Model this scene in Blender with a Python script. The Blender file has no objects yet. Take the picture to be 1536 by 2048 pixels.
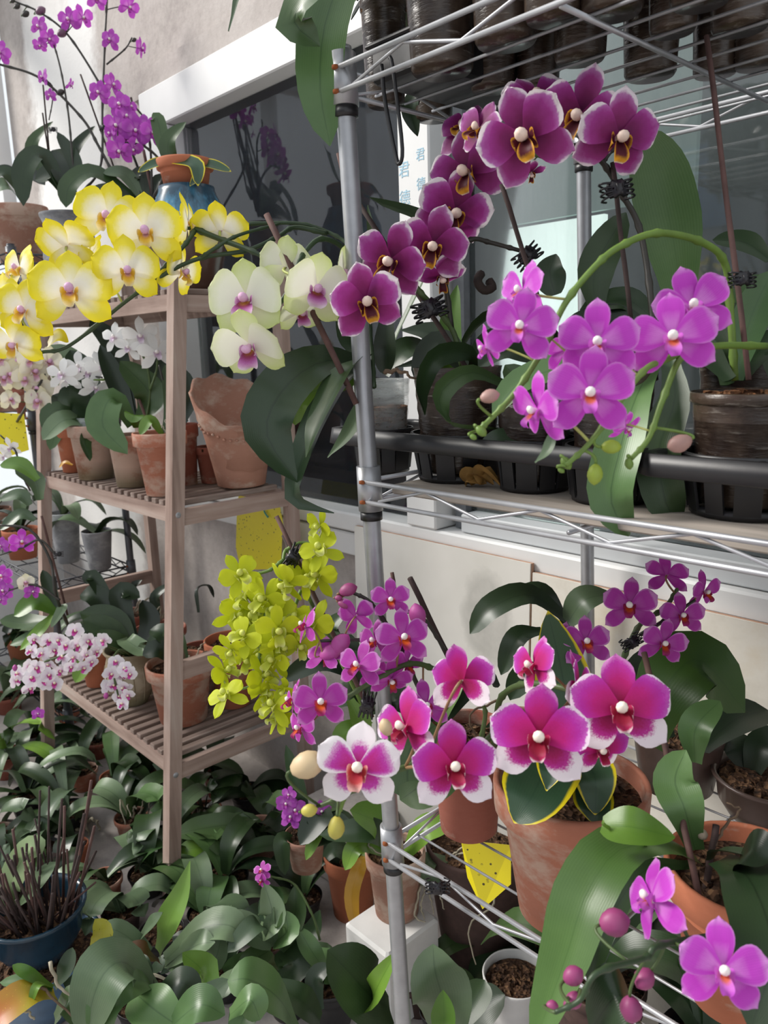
import bpy, math, random
from mathutils import Vector, Matrix, noise as mnoise
random.seed(7)
scene = bpy.context.scene
COL = scene.collection
PI = math.pi

# ------------------------------------------------------------------ camera
F = 1560.0; CX, CY = 768.0, 1024.0           # focal length and centre, in pixels of the 1536x2048 frame
PITCH, ROLL, AZ = math.radians(11.8), math.radians(1.8), math.radians(42.7)
EYE = Vector((0, 0, 1.40))
FW = Vector((-math.cos(AZ)*math.cos(PITCH), math.sin(AZ)*math.cos(PITCH), -math.sin(PITCH)))
_r = FW.cross(Vector((0, 0, 1))).normalized(); _u = _r.cross(FW)
RT = _r*math.cos(ROLL) - _u*math.sin(ROLL)
UP = _u*math.cos(ROLL) + _r*math.sin(ROLL)
def ray(x, y): return FW + RT*((x-CX)/F) - UP*((y-CY)/F)
def P(x, y, d): return EYE + ray(x, y)*d
def onZ(x, y, z): r = ray(x, y); return EYE + r*((z-EYE.z)/r.z)
def onY(x, y, Y): r = ray(x, y); return EYE + r*((Y-EYE.y)/r.y)
def onX(x, y, X): r = ray(x, y); return EYE + r*((X-EYE.x)/r.x)
def depth(p): return (p-EYE).dot(FW)

cam = bpy.data.cameras.new('camera'); cam_o = bpy.data.objects.new('camera', cam); COL.objects.link(cam_o)
cam.sensor_fit = 'VERTICAL'; cam.sensor_height = 36.0; cam.lens = F/2048*36
cam_o.matrix_world = Matrix(((RT.x, UP.x, -FW.x, EYE.x), (RT.y, UP.y, -FW.y, EYE.y), (RT.z, UP.z, -FW.z, EYE.z), (0, 0, 0, 1)))
cam.clip_start = 0.02
cam.dof.use_dof = True; cam.dof.focus_distance = 1.15; cam.dof.aperture_fstop = 9.0
scene.camera = cam_o

# ------------------------------------------------------------------ light
w = bpy.data.worlds.new('sky'); scene.world = w; w.use_nodes = True
bg = w.node_tree.nodes['Background']; bg.inputs[0].default_value = (0.90, 0.95, 1.0, 1); bg.inputs[1].default_value = 0.74
sun = bpy.data.lights.new('sun', 'SUN'); sun.energy = 3.0; sun.angle = math.radians(24); sun.color = (1.0, 0.96, 0.9)
sun_o = bpy.data.objects.new('sun', sun); COL.objects.link(sun_o)
sun_o.rotation_euler = Vector((0.76, 0.52, -0.66)).to_track_quat('-Z', 'Y').to_euler()
vs = scene.view_settings
vs.view_transform = 'Standard'; vs.look = 'None'; vs.gamma = 1.0; vs.exposure = 0.5; vs.use_curve_mapping = False

# ------------------------------------------------------------------ colour and materials
def hx(s, a=1.0):
    c = [int(s[i:i+2], 16)/255 for i in (0, 2, 4)]
    return tuple((v/12.92 if v <= .04045 else ((v+.055)/1.055)**2.4) for v in c) + (a,)
MATS = {}
class NT:
    def __init__(s, name):
        m = bpy.data.materials.new(name); m.use_nodes = True; s.m = m; s.t = m.node_tree; s.n = s.t.nodes; s.l = s.t.links
        s.b = s.n['Principled BSDF']; s.out = s.n['Material Output']; MATS[name] = m
    def new(s, typ, **kw):
        n = s.n.new(typ)
        for k, v in kw.items(): setattr(n, k, v)
        return n
    def set(s, sock, v):
        if hasattr(v, 'default_value') or hasattr(v, 'is_output'): s.l.new(v, sock)
        else: sock.default_value = v
    def math(s, op, a, b=0.0, c=None, clamp=False):
        n = s.new('ShaderNodeMath', operation=op); n.use_clamp = clamp
        s.set(n.inputs[0], a); s.set(n.inputs[1], b)
        if c is not None: s.set(n.inputs[2], c)
        return n.outputs[0]
    def noise(s, vec, scale, detail=3.0, rough=.55, w=None):
        n = s.new('ShaderNodeTexNoise')
        if w is not None: n.noise_dimensions = '4D'; s.set(n.inputs['W'], w)
        if vec is not None: s.l.new(vec, n.inputs['Vector'])
        n.inputs['Scale'].default_value = scale; n.inputs['Detail'].default_value = detail; n.inputs['Roughness'].default_value = rough
        return n.outputs[0]
    def coord(s, kind='Object'): return s.new('ShaderNodeTexCoord').outputs[kind]
    def mapping(s, vec, scale=(1, 1, 1), loc=(0, 0, 0)):
        n = s.new('ShaderNodeMapping'); s.l.new(vec, n.inputs[0]); n.inputs['Scale'].default_value = scale; n.inputs['Location'].default_value = loc
        return n.outputs[0]
    def ramp(s, fac, stops, interp='LINEAR'):
        n = s.new('ShaderNodeValToRGB'); s.set(n.inputs[0], fac); cr = n.color_ramp; cr.interpolation = interp
        while len(cr.elements) < len(stops): cr.elements.new(0.5)
        for e, (p, c) in zip(cr.elements, stops): e.position = p; e.color = hx(c) if isinstance(c, str) else c
        return n.outputs[0]
    def mix(s, fac, a, b, blend='MIX'):
        n = s.new('ShaderNodeMix', data_type='RGBA', blend_type=blend)
        s.set(n.inputs[0], fac)
        for k, v in ((6, a), (7, b)): s.set(n.inputs[k], hx(v) if isinstance(v, str) else v)
        return n.outputs[2]
    def rnd(s): return s.new('ShaderNodeObjectInfo').outputs['Random']
    def sep(s, v): n = s.new('ShaderNodeSeparateXYZ'); s.l.new(v, n.inputs[0]); return n.outputs
    def bump(s, h, strength=.3, dist=.002):
        n = s.new('ShaderNodeBump'); s.set(n.inputs['Height'], h); n.inputs['Strength'].default_value = strength; n.inputs['Distance'].default_value = dist
        s.l.new(n.outputs[0], s.b.inputs['Normal']); return n
    def base(s, col, rough=.5, metal=0.0, spec=.5):
        s.set(s.b.inputs['Base Color'], hx(col) if isinstance(col, str) else col)
        s.set(s.b.inputs['Roughness'], rough); s.b.inputs['Metallic'].default_value = metal; s.b.inputs['Specular IOR Level'].default_value = spec

def m_plain(name, col, rough=.5, metal=0.0, var=.15, scale=40, spec=.5):
    t = NT(name); n = t.noise(t.coord(), scale, 4)
    c = hx(col); d = tuple(v*(1-var) for v in c[:3])+(1,); e = tuple(min(1, v*(1+var)) for v in c[:3])+(1,)
    t.base(t.ramp(n, [(.3, d), (.7, e)]), rough, metal, spec); t.bump(n, .12, .001)
    return t.m

def m_leaf(name, dark, light, edge=None, rough=.34, tip=None, spots=None):
    t = NT(name); uv = t.sep(t.coord('UV'))
    x = t.math('ABSOLUTE', t.math('MULTIPLY_ADD', uv[0], 2.0, -1.0))
    rn = t.rnd()
    n = t.noise(t.coord(), 14, 3, w=t.math('MULTIPLY', rn, 20.0))
    fac = t.math('ADD', t.math('MULTIPLY', n, .6), t.math('MULTIPLY_ADD', rn, .7, -.12), clamp=True)
    c = t.ramp(fac, [(.15, dark), (.85, light)])
    wv = t.new('ShaderNodeTexWave', wave_type='BANDS', bands_direction='X'); t.l.new(t.mapping(t.coord('UV'), (7, .3, 1)), wv.inputs['Vector'])
    wv.inputs['Scale'].default_value = 1.0; wv.inputs['Distortion'].default_value = 1.5
    c = t.mix(t.math('MULTIPLY', wv.outputs['Fac'], .12), c, light)
    rib = t.math('SUBTRACT', 1.0, t.math('MULTIPLY', x, 16.0), clamp=True)
    c = t.mix(t.math('MULTIPLY', rib, .55), c, dark)
    if tip: c = t.mix(t.math('MULTIPLY_ADD', t.math('ADD', uv[1], t.math('MULTIPLY_ADD', n, .5, -.25)), 3.2, -1.2, clamp=True), c, tip)
    if edge:
        e = t.math('ADD', t.math('MAXIMUM', x, t.math('POWER', uv[1], 6.0)), t.math('MULTIPLY_ADD', n, .2, -.1))
        c = t.mix(t.math('MULTIPLY_ADD', e, 14.0, -11.6, clamp=True), c, edge)
    if spots:
        v = t.new('ShaderNodeTexVoronoi'); t.l.new(t.coord(), v.inputs['Vector']); v.inputs['Scale'].default_value = 160
        c = t.mix(t.math('MULTIPLY_ADD', v.outputs['Distance'], -14.0, 2.0, clamp=True), c, spots)
    t.base(c, rough); t.bump(t.math('ADD', t.math('MULTIPLY', wv.outputs['Fac'], .25), n), .14, .001)
    tr = t.new('ShaderNodeBsdfTranslucent'); t.l.new(t.mix(.5, c, light), tr.inputs[0])
    ms = t.new('ShaderNodeMixShader'); ms.inputs[0].default_value = .12
    t.l.new(t.b.outputs[0], ms.inputs[1]); t.l.new(tr.outputs[0], ms.inputs[2]); t.l.new(ms.outputs[0], t.out.inputs[0])
    return t.m

def m_petal(name, stops, metric='v', nz=.12, nscale=60, vein=None, transl=.3, rough=.55):
    """stops run from the petal's base to its margin; metric v = along the petal, e = towards the margin"""
    t = NT(name); uv = t.sep(t.coord('UV')); rn = t.rnd()
    x = t.math('ABSOLUTE', t.math('MULTIPLY_ADD', uv[0], 2.0, -1.0))
    n = t.noise(t.coord(), nscale, 4, .6, w=t.math('MULTIPLY', rn, 30.0))
    if metric == 'v': f = t.math('ADD', uv[1], t.math('MULTIPLY', t.math('MULTIPLY', x, x), .28))
    else: f = t.math('MAXIMUM', t.math('POWER', x, 2.2), t.math('POWER', uv[1], 1.6)); f = t.math('MULTIPLY', f, t.math('MULTIPLY_ADD', uv[1], .45, .55))
    f = t.math('ADD', f, t.math('MULTIPLY_ADD', n, 2*nz, -nz))
    f = t.math('ADD', f, t.math('MULTIPLY_ADD', rn, .10, -.05), clamp=True)
    c = t.ramp(f, stops)
    if vein:
        wv = t.new('ShaderNodeTexWave', wave_type='BANDS', bands_direction='X'); t.l.new(t.mapping(t.coord('UV'), (5, .6, 1)), wv.inputs['Vector'])
        wv.inputs['Scale'].default_value = 1.0; wv.inputs['Distortion'].default_value = 3.0; wv.inputs['Detail Scale'].default_value = 3
        c = t.mix(t.math('MULTIPLY', t.math('POWER', wv.outputs['Fac'], 3.0), .35), c, vein)
    t.base(c, rough, 0, .3); t.bump(n, .15, .001)
    tr = t.new('ShaderNodeBsdfTranslucent'); t.l.new(c, tr.inputs[0])
    ms = t.new('ShaderNodeMixShader'); ms.inputs[0].default_value = transl
    t.l.new(t.b.outputs[0], ms.inputs[1]); t.l.new(tr.outputs[0], ms.inputs[2]); t.l.new(ms.outputs[0], t.out.inputs[0])
    return t.m

def m_terra(name, col, col2, lime=.45, moss=False, limecol='cbb8a8'):
    t = NT(name); o = t.coord(); rn = t.rnd(); wv = t.math('MULTIPLY', rn, 40.0)
    n1 = t.noise(t.mapping(o, (1, 1, 1.5)), 11, 5, .6, w=wv); n2 = t.noise(t.mapping(o, (1, 1, 2.0)), 38, 4, .7, w=wv)
    c = t.mix(n2, col, col2)
    f = t.math('ADD', n1, t.math('MULTIPLY_ADD', n2, .35, -.17))
    c = t.mix(t.math('MULTIPLY', t.math('MULTIPLY_ADD', f, 7.0, -4.6+lime*2.6, clamp=True), .62), c, limecol)
    if moss:
        z = t.sep(o)[2]
        c = t.mix(t.math('MULTIPLY', t.math('MULTIPLY_ADD', z, -22.0, 1.3, clamp=True), .7), c, '5c5a3c')
    t.base(c, .85, 0, .25); t.bump(t.math('ADD', n2, n1), .3, .0015)
    return t.m

def m_wood(name, axis, a='7c665c', b='a69085'):
    t = NT(name); sc = [38, 38, 38]; sc[axis] = 2.2
    o = t.coord(); rn = t.rnd()
    n = t.noise(t.mapping(o, sc), 1.0, 5, .6, w=t.math('MULTIPLY', rn, 50.0)); n2 = t.noise(o, 7, 3)
    c = t.ramp(t.math('ADD', t.math('MULTIPLY', n, .75), t.math('MULTIPLY', n2, .25)), [(.3, a), (.52, b), (.75, 'bdaea4')])
    t.base(c, .8, 0, .25); t.bump(n, .35, .0015)
    return t.m

def m_concrete(name, paint=False):
    t = NT(name); o = t.coord()
    n1 = t.noise(o, 2.2, 6, .62); n2 = t.noise(o, 34, 5, .7)
    c = t.ramp(t.math('ADD', t.math('MULTIPLY', n1, .7), t.math('MULTIPLY', n2, .3)), [(.32, '8d8582'), (.5, 'b3aba6'), (.7, 'cac3be')])
    if paint:
        s = t.sep(o); nn = t.math('MULTIPLY_ADD', t.noise(o, 5.5, 6, .7), .50, -.25)
        d1 = t.math('ABSOLUTE', t.math('ADD', t.math('ADD', s[0], 3.22), t.math('MULTIPLY', nn, .5)))   # rough whitewashed patch beside the window
        zz = t.math('MULTIPLY_ADD', t.math('ADD', s[2], nn), -2.0, 6.2, clamp=True)
        pf = t.math('MULTIPLY', t.math('MULTIPLY_ADD', d1, -14.0, 5.0, clamp=True), zz)
        c = t.mix(pf, c, 'e9e7e4')
    t.base(c, .92, 0, .2); t.bump(t.math('ADD', n2, n1), .5, .004)
    return t.m

def m_soil(name, a='2b201a', b='5a4232'):
    t = NT(name); o = t.coord(); v = t.new('ShaderNodeTexVoronoi'); t.l.new(o, v.inputs['Vector']); v.inputs['Scale'].default_value = 150
    n = t.noise(o, 60, 4)
    c = t.ramp(t.math('ADD', t.math('MULTIPLY', t.sep(v.outputs['Color'])[0], .6), t.math('MULTIPLY', n, .4)), [(.2, a), (.6, b), (.85, '7d6046')])
    t.base(c, .95, 0, .2); t.bump(v.outputs['Distance'], .9, .006)
    return t.m

def m_clear(name, tint='d8dedd', alpha=.35, rough=.18):
    t = NT(name); n = t.noise(t.mapping(t.coord(), (1, 1, 5)), 40, 3)
    t.base(tint, rough); t.set(t.b.inputs['Alpha'], t.math('MULTIPLY_ADD', n, .5, alpha-.25, clamp=True)); t.bump(n, .5, .003)
    return t.m

LEAF = m_leaf('leaf_green', '20331b', '475f36', rough=.36)
LEAFD = m_leaf('leaf_deep_green', '172416', '2e4128', rough=.34)
LEAFL = m_leaf('leaf_bright_green', '41691f', '76993a')
LEAFG = m_leaf('leaf_grey_green', '3c5038', '768b68', rough=.36)
LEAFM = m_leaf('leaf_mid_green', '2d4a26', '5f7f4a', rough=.36)
LEAFV = m_leaf('leaf_yellow_margin', '24402c', '3f5b3f', edge='d9c61e')
LEAFC = m_leaf('leaf_pale_margin', '1e3a26', '41603f', edge='8f9a58')
LEAFO = m_leaf('leaf_withering', 'a8901f', 'a39a34', tip='ad5a22', spots='d0a030')
LEAFY = m_leaf('leaf_yellow', 'c08a1c', 'd9a63c')
STEM = m_plain('stem_green', '46592e', .5); STEMD = m_plain('stem_dark', '33302a', .5); STEML = m_plain('stem_lime', '647f34', .5)
STEMG = m_plain('stem_deep_green', '2c3f24', .45)
STAKE = m_plain('stake_brown', '5a403b', .8, var=.3); STAKED = m_plain('stake_dark', '3a2b28', .8, var=.3)
ROOT = m_plain('root_pale', 'a39a86', .8, var=.3); ROOTB = m_plain('root_brown', '6b5846', .9, var=.3)
BLACK = m_plain('black_plastic', '1d1c1e', .4); CLIP = m_plain('clip_black', '17151a', .35)
TERRA = m_terra('terracotta', 'b87a64', 'a66a54', .52); TERRAW = m_terra('terracotta_weathered', 'a86f5b', '9a6a58', .82, True)
TERRAD = m_terra('terracotta_dark', 'a06354', '8e5244', .34); TERRAO = m_terra('terracotta_orange', 'bb7457', 'ad674b', .16)
TERRAP = m_terra('terracotta_pale', 'ab8271', '9b7160', .55)
TAN = m_terra('tan_stoneware', '978a74', '83765f', .4, True, 'b5aa96'); GREYP = m_terra('grey_stoneware', '8e8f92', '74757a', .5, False, 'b4b5b6')
BROWNP = m_plain('brown_glaze', '4a3a35', .35); DARKPOT = m_plain('dark_brown_clay', '4b3732', .8, var=.25)
BLUEP = m_plain('blue_glaze', '1f3848', .22, var=.35, scale=12); BLUEB = m_plain('blue_bowl', '4d6a86', .3)
SOIL = m_soil('potting_bark'); BARK = m_soil('bark_chips', '3a2518', '7a5236')
CLEAR = m_clear('clear_plastic')
def _dirty():
    t = NT('dirty_clear_plastic'); o = t.coord(); n = t.noise(t.mapping(o, (1, 1, 6)), 30, 5, .65); n2 = t.noise(o, 18, 4, .6)
    c = t.mix(t.math('MULTIPLY_ADD', n2, 3.0, -1.2, clamp=True), '2b211c', '55483d'); c = t.mix(t.math('MULTIPLY_ADD', n, 5.0, -2.9, clamp=True), c, '8a837a')
    t.base(c, .2); t.bump(n, .5, .003); return t.m
CLEARD = _dirty()
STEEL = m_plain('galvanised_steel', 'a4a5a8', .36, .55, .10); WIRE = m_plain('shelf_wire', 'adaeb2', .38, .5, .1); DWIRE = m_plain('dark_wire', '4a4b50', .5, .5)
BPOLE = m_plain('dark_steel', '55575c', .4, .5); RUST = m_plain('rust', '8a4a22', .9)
WOODX = m_wood('wood_along_x', 0); WOODY = m_wood('wood_along_y', 1); WOODZ = m_wood('wood_along_z', 2)
WOODS = m_wood('wood_slat', 1, '5f4e46', '84736a')
PLANK = m_wood('shelf_plank', 0, '7f766d', 'a59c92')
CONC = m_concrete('concrete_wall', True); FLOORM = m_concrete('concrete_floor')
WHITE = m_plain('white_frame', 'dcdcdb', .45, 0, .05, 6); TILEE = m_plain('tile_body', 'b08c76', .9)
FOAM = m_plain('white_foam_block', 'd4d2cf', .8, 0, .06, 20)
def _glazed():
    t = NT('drip_glaze'); o = t.coord(); z = t.sep(o)[2]; n = t.noise(t.mapping(o, (1, 1, .25)), 38, 4); n2 = t.noise(o, 60, 3)
    f = t.math('ADD', t.math('MULTIPLY', z, 4.6), t.math('MULTIPLY_ADD', n, .9, -.80), clamp=True)
    t.base(t.ramp(t.math('ADD', f, t.math('MULTIPLY_ADD', n2, .16, -.08)), [(.36, '4f382f'), (.44, '9fb6b4'), (.55, '4f86a4'), (.75, '2f4a5c')]), .25)
    return t.m
GLAZE = _glazed()
def _trap():
    t = NT('sticky_yellow'); v = t.new('ShaderNodeTexVoronoi'); t.l.new(t.coord(), v.inputs['Vector']); v.inputs['Scale'].default_value = 75
    n = t.noise(t.coord(), 30, 3)
    f = t.math('MULTIPLY', t.math('MULTIPLY_ADD', v.outputs['Distance'], -22.0, 4.2, clamp=True), t.math('MULTIPLY_ADD', n, 8.0, -3.2, clamp=True))
    t.base(t.mix(f, 'e4d41a', '4a4018'), .35); return t.m
TRAP = _trap()
def _marble():
    t = NT('cream_marble_tile'); n = t.noise(t.coord(), 5, 6, .65)
    t.base(t.ramp(n, [(.3, 'c9c2b4'), (.5, 'ddd8cd'), (.7, 'd3c7b2')]), .2); return t.m
TILE2 = _marble()
def _tile():
    t = NT('ceramic_tile'); o = t.coord(); s_ = t.sep(o); n = t.noise(o, 5, 3); n2 = t.noise(o, 22, 5, .6)
    dx = t.math('MULTIPLY', t.math('ADD', s_[0], -.165), 1.15); dz = t.math('MULTIPLY', t.math('ADD', s_[2], -.80), .75)
    r = t.math('SQRT', t.math('ADD', t.math('MULTIPLY', dx, dx), t.math('MULTIPLY', dz, dz)))
    f = t.math('MULTIPLY_ADD', t.math('ADD', r, t.math('MULTIPLY_ADD', n2, .06, -.03)), -40.0, 3.6, clamp=True)      # cement smear on the glaze
    c = t.mix(t.math('MULTIPLY', f, t.math('MULTIPLY_ADD', n2, .9, .2, clamp=True)), t.ramp(n, [(.3, 'd3d0c8'), (.7, 'dfdcd5')]), 'a9a7a0')
    t.base(c, .2); return t.m
TILE = _tile()
def _glass(nm='window_glass', k=1.0, dc='8f9a9a'):
    t = NT(nm); n = t.noise(t.mapping(t.coord(), (1, 1, .15)), 30, 5, .7); n2 = t.noise(t.coord(), 3, 4)
    t.base('788486', .06)
    a = t.math('ADD', t.math('MULTIPLY_ADD', n, .16*k, .02*k), t.math('MULTIPLY_ADD', n2, .18*k, 0.0), clamp=True)
    tp = t.new('ShaderNodeBsdfTransparent'); gl = t.new('ShaderNodeBsdfGlossy'); gl.inputs['Roughness'].default_value = .03
    df = t.new('ShaderNodeBsdfDiffuse'); df.inputs[0].default_value = hx(dc)
    fr = t.new('ShaderNodeFresnel'); fr.inputs[0].default_value = 1.6
    m1 = t.new('ShaderNodeMixShader'); t.l.new(a, m1.inputs[0]); t.l.new(tp.outputs[0], m1.inputs[1]); t.l.new(df.outputs[0], m1.inputs[2])
    m2 = t.new('ShaderNodeMixShader'); t.l.new(fr.outputs[0], m2.inputs[0]); t.l.new(m1.outputs[0], m2.inputs[1]); t.l.new(gl.outputs[0], m2.inputs[2])
    t.l.new(m2.outputs[0], t.out.inputs[0]); return t.m
GLASS = _glass(); GLASSL = _glass('clean_window_glass', .45, '7f8794')

# ------------------------------------------------------------------ mesh helpers
def mesh(name, verts, faces, mat, uvs=None, smooth=True):
    me = bpy.data.meshes.new(name); me.from_pydata([tuple(v) for v in verts], [], faces)
    if uvs:
        uvl = me.uv_layers.new(name='UVMap'); li = [0]*len(me.loops); me.loops.foreach_get('vertex_index', li)
        flat = [c for i in li for c in uvs[i]]; uvl.data.foreach_set('uv', flat)
    if mat is not None: me.materials.append(mat)
    if smooth: me.shade_smooth() if hasattr(me, 'shade_smooth') else me.polygons.foreach_set('use_smooth', [True]*len(me.polygons))
    me.update(); return me
def link(name, data, parent=None, loc=None, mtx=None):
    o = bpy.data.objects.new(name, data); COL.objects.link(o)
    if parent is not None: o.parent = parent
    if mtx is not None: o.matrix_local = mtx
    elif loc is not None: o.location = loc
    return o
class Thing:
    """an Empty at the thing's base; parts are given in world coordinates"""
    def __init__(s, name, label, cat, loc, group=None, kind=None):
        s.org = Vector(loc); s.o = link(name, None, None, s.org); s.o.empty_display_size = .02
        s.o['label'] = label; s.o['category'] = cat; s.d = depth(s.org); s.stems = []
        if group: s.o['group'] = group
        if kind: s.o['kind'] = kind
    def add(s, name, verts, faces, mat, uvs=None, smooth=True, parent=None, label=None):
        vs_ = [Vector(v)-s.org for v in verts]
        o = link(name, mesh(name, vs_, faces, mat, uvs, smooth), parent or s.o)
        if label: o['label'] = label
        return o
def single(name, label, cat, verts, faces, mat, uvs=None, smooth=False, kind=None, group=None, org=None):
    org = Vector(org) if org is not None else sum((Vector(v) for v in verts), Vector())/len(verts)
    o = link(name, mesh(name, [Vector(v)-org for v in verts], faces, mat, uvs, smooth), None, org)
    if label: o['label'] = label
    if cat: o['category'] = cat
    if kind: o['kind'] = kind
    if group: o['group'] = group
    return o
def box(x0, x1, y0, y1, z0, z1, b=0.0):
    if b <= 0:
        v = [Vector((x, y, z)) for z in (z0, z1) for (x, y) in ((x0, y0), (x1, y0), (x1, y1), (x0, y1))]
        return v, [(3, 2, 1, 0), (4, 5, 6, 7), (0, 1, 5, 4), (1, 2, 6, 5), (2, 3, 7, 6), (3, 0, 4, 7)]
    rings = []
    for z, i in ((z0, b), (z0+b, 0), (z1-b, 0), (z1, b)):
        rings.append([(x0+b+i*.7, y0+i, z), (x1-b-i*.7, y0+i, z), (x1-i, y0+b+i*.7, z), (x1-i, y1-b-i*.7, z), (x1-b-i*.7, y1-i, z), (x0+b+i*.7, y1-i, z), (x0+i, y1-b-i*.7, z), (x0+i, y0+b+i*.7, z)])
    v = [Vector(p) for r in rings for p in r]; f = [tuple(range(7, -1, -1)), tuple(range(24, 32))]
    for k in range(3):
        for i in range(8): j = (i+1) % 8; f.append((k*8+i, k*8+j, k*8+8+j, k*8+8+i))
    return v, f
def beam(a, b, w, h, up=Vector((0, 0, 1))):
    a, b = Vector(a), Vector(b); t = (b-a).normalized(); s = t.cross(up).normalized(); n = s.cross(t)
    v = [p + s*(sx*w/2) + n*(sn*h/2) for p in (a, b) for (sx, sn) in ((-1, -1), (1, -1), (1, 1), (-1, 1))]
    return v, [(3, 2, 1, 0), (4, 5, 6, 7), (0, 1, 5, 4), (1, 2, 6, 5), (2, 3, 7, 6), (3, 0, 4, 7)]
def spline(pts, n):
    pts = [Vector(p) for p in pts]
    if len(pts) == 2: return [pts[0].lerp(pts[1], i/n) for i in range(n+1)]
    q = [pts[0]*2-pts[1]] + pts + [pts[-1]*2-pts[-2]]
    segs = len(pts)-1; out = []
    for i in range(n+1):
        u = i/n*segs; k = min(int(u), segs-1); t = u-k; a, b, c, d = q[k:k+4]
        out.append(.5*((2*b) + (c-a)*t + (2*a-5*b+4*c-d)*t*t + (3*b-a-3*c+d)*t**3))
    return out
def tube(path, r, seg=8, r1=None, caps=True, nodes=None):
    """r may be a number or a list; smooth frames along the path"""
    n = len(path); v = []; f = []; nrm = None
    for i, p in enumerate(path):
        t = (path[min(i+1, n-1)]-path[max(i-1, 0)]).normalized()
        if nrm is None: nrm = t.orthogonal().normalized()
        nrm = (nrm - t*nrm.dot(t)).normalized(); bn = t.cross(nrm)
        rr = r[i] if isinstance(r, (list, tuple)) else (r if r1 is None else r+(r1-r)*i/(n-1))
        for k in range(seg): a = 2*PI*k/seg; v.append(p + nrm*(rr*math.cos(a)) + bn*(rr*math.sin(a)))
    for i in range(n-1):
        for k in range(seg): j = (k+1) % seg; f.append((i*seg+k, i*seg+j, i*seg+seg+j, i*seg+seg+k))
    if caps: f.append(tuple(range(seg-1, -1, -1))); f.append(tuple((n-1)*seg+k for k in range(seg)))
    return v, f
def lathe(prof, c, seg=32, wob=None):
    """prof: list of (r, z); closed at the axis when r = 0"""
    v = []; f = []
    for i, (r, z) in enumerate(prof):
        for k in range(seg):
            a = 2*PI*k/seg; dr, dz = wob(i, a) if wob else (0, 0)
            v.append(Vector((c[0]+(r+dr)*math.cos(a), c[1]+(r+dr)*math.sin(a), c[2]+z+dz)))
    for i in range(len(prof)-1):
        for k in range(seg): j = (k+1) % seg; f.append((i*seg+k, i*seg+j, i*seg+seg+j, i*seg+seg+k))
    return v, f
def merge(*parts):
    v = []; f = []
    for a, b in parts: o = len(v); v += a; f += [tuple(i+o for i in q) for q in b]
    return v, f
def grid_faces(ny, nx): return [(i*(nx+1)+j, i*(nx+1)+j+1, (i+1)*(nx+1)+j+1, (i+1)*(nx+1)+j) for i in range(ny) for j in range(nx)]

# ------------------------------------------------------------------ leaves, stems, flowers
def sst(x): x = max(0, min(1, x)); return x*x*(3-2*x)
PROF = {
    'strap': lambda s: (.42+.58*sst(s/.5))*(max(0, 1-(max(0, s-.55)/.45)**2.2))**.62,
    'oval': lambda s: max(0, math.sin(PI*min(1, (.06+.94*s)**.85)))**.7,
    'lance': lambda s: (.45+.55*sst(s/.4))*(max(0, 1-(max(0, s-.4)/.6)**1.5)),
}
def leaf(T, pts, w, mat=None, prof='strap', fold=.22, roll=0.0, twist=0.0, n=None, name='leaf', ny=13, nx=6, thick=.0011, parent=None, curl=0.0, label=None):
    sp = spline(pts, ny); v = []; uv = []; pf = PROF[prof]
    mid = sp[ny//2]; N = n or ((EYE-mid).normalized()*.75 + Vector((0, 0, .62)) + Vector((-.15, 0, 0))).normalized()
    rows = []
    for i, p in enumerate(sp):
        t = (sp[min(i+1, ny)]-sp[max(i-1, 0)]).normalized(); b = t.cross(N)
        if b.length < 1e-3: b = RT.copy()
        b.normalize(); nn = b.cross(t)
        a = math.radians(roll+twist*i/ny); b2 = b*math.cos(a)+nn*math.sin(a); n2 = nn*math.cos(a)-b*math.sin(a)
        hw = max(.0008, w*.5*pf(i/ny)); rows.append((p, b2, n2, hw))
    for lay in (0, 1):
        for i, (p, b, nn, hw) in enumerate(rows):
            for j in range(nx+1):
                t = -1+2*j/nx; off = -thick*lay*(1-abs(t)**4)
                v.append(p + b*(t*hw) + nn*(fold*hw*(abs(t)**1.3) - curl*hw*t*t*1.4 + off)); uv.append((j/nx, i/ny))
    g = grid_faces(ny, nx); m = (ny+1)*(nx+1)
    f = g + [tuple(k+m for k in reversed(q)) for q in g]
    return T.add(name, v, f, mat or LEAF, uv, True, parent, label)
def px(T, s, d0=None):
    """'x,y[,dd] x,y[,dd] ...' : pixels with a depth offset from the plant's own depth"""
    d = T.d if d0 is None else d0; out = []
    for q in s.split():
        a = [float(k) for k in q.split(',')]; out.append(P(a[0], a[1], d+(a[2] if len(a) > 2 else 0)))
    return out
def lf(T, s, wpx, mat=None, d=None, **kw):
    p = px(T, s, d); m = p[len(p)//2]
    return leaf(T, p, wpx*depth(m)/F, mat, **kw)
def stem(T, s, rpx=4.5, mat=None, d=None, r1=None, name='flower_stem', keep=True, nodes=True):
    p = px(T, s, d); n = max(10, len(p)*7); sp = spline(p, n); rr = rpx*depth(p[0])/F; re = (r1 or rpx*.7)*depth(p[-1])/F
    rad = [rr+(re-rr)*i/n + (rr*.28 if nodes and i % 7 == 3 else 0) for i in range(n+1)]
    v, f = tube(sp, rad, 7); o = T.add(name, v, f, mat or STEM)
    if keep: T.stems += sp
    return o
def stake(T, s, rpx=4.0, mat=None, d=None):
    p = px(T, s, d); r = rpx*depth(p[0])/F
    v, f = tube([p[0].lerp(p[-1], i/6)+Vector((math.sin(i*1.7)*r*.15, 0, 0)) for i in range(7)], [r, r*1.03, r*.97, r, r*1.04, r, r*.97], 7); return T.add('stake', v, f, mat or STAKE)
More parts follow.
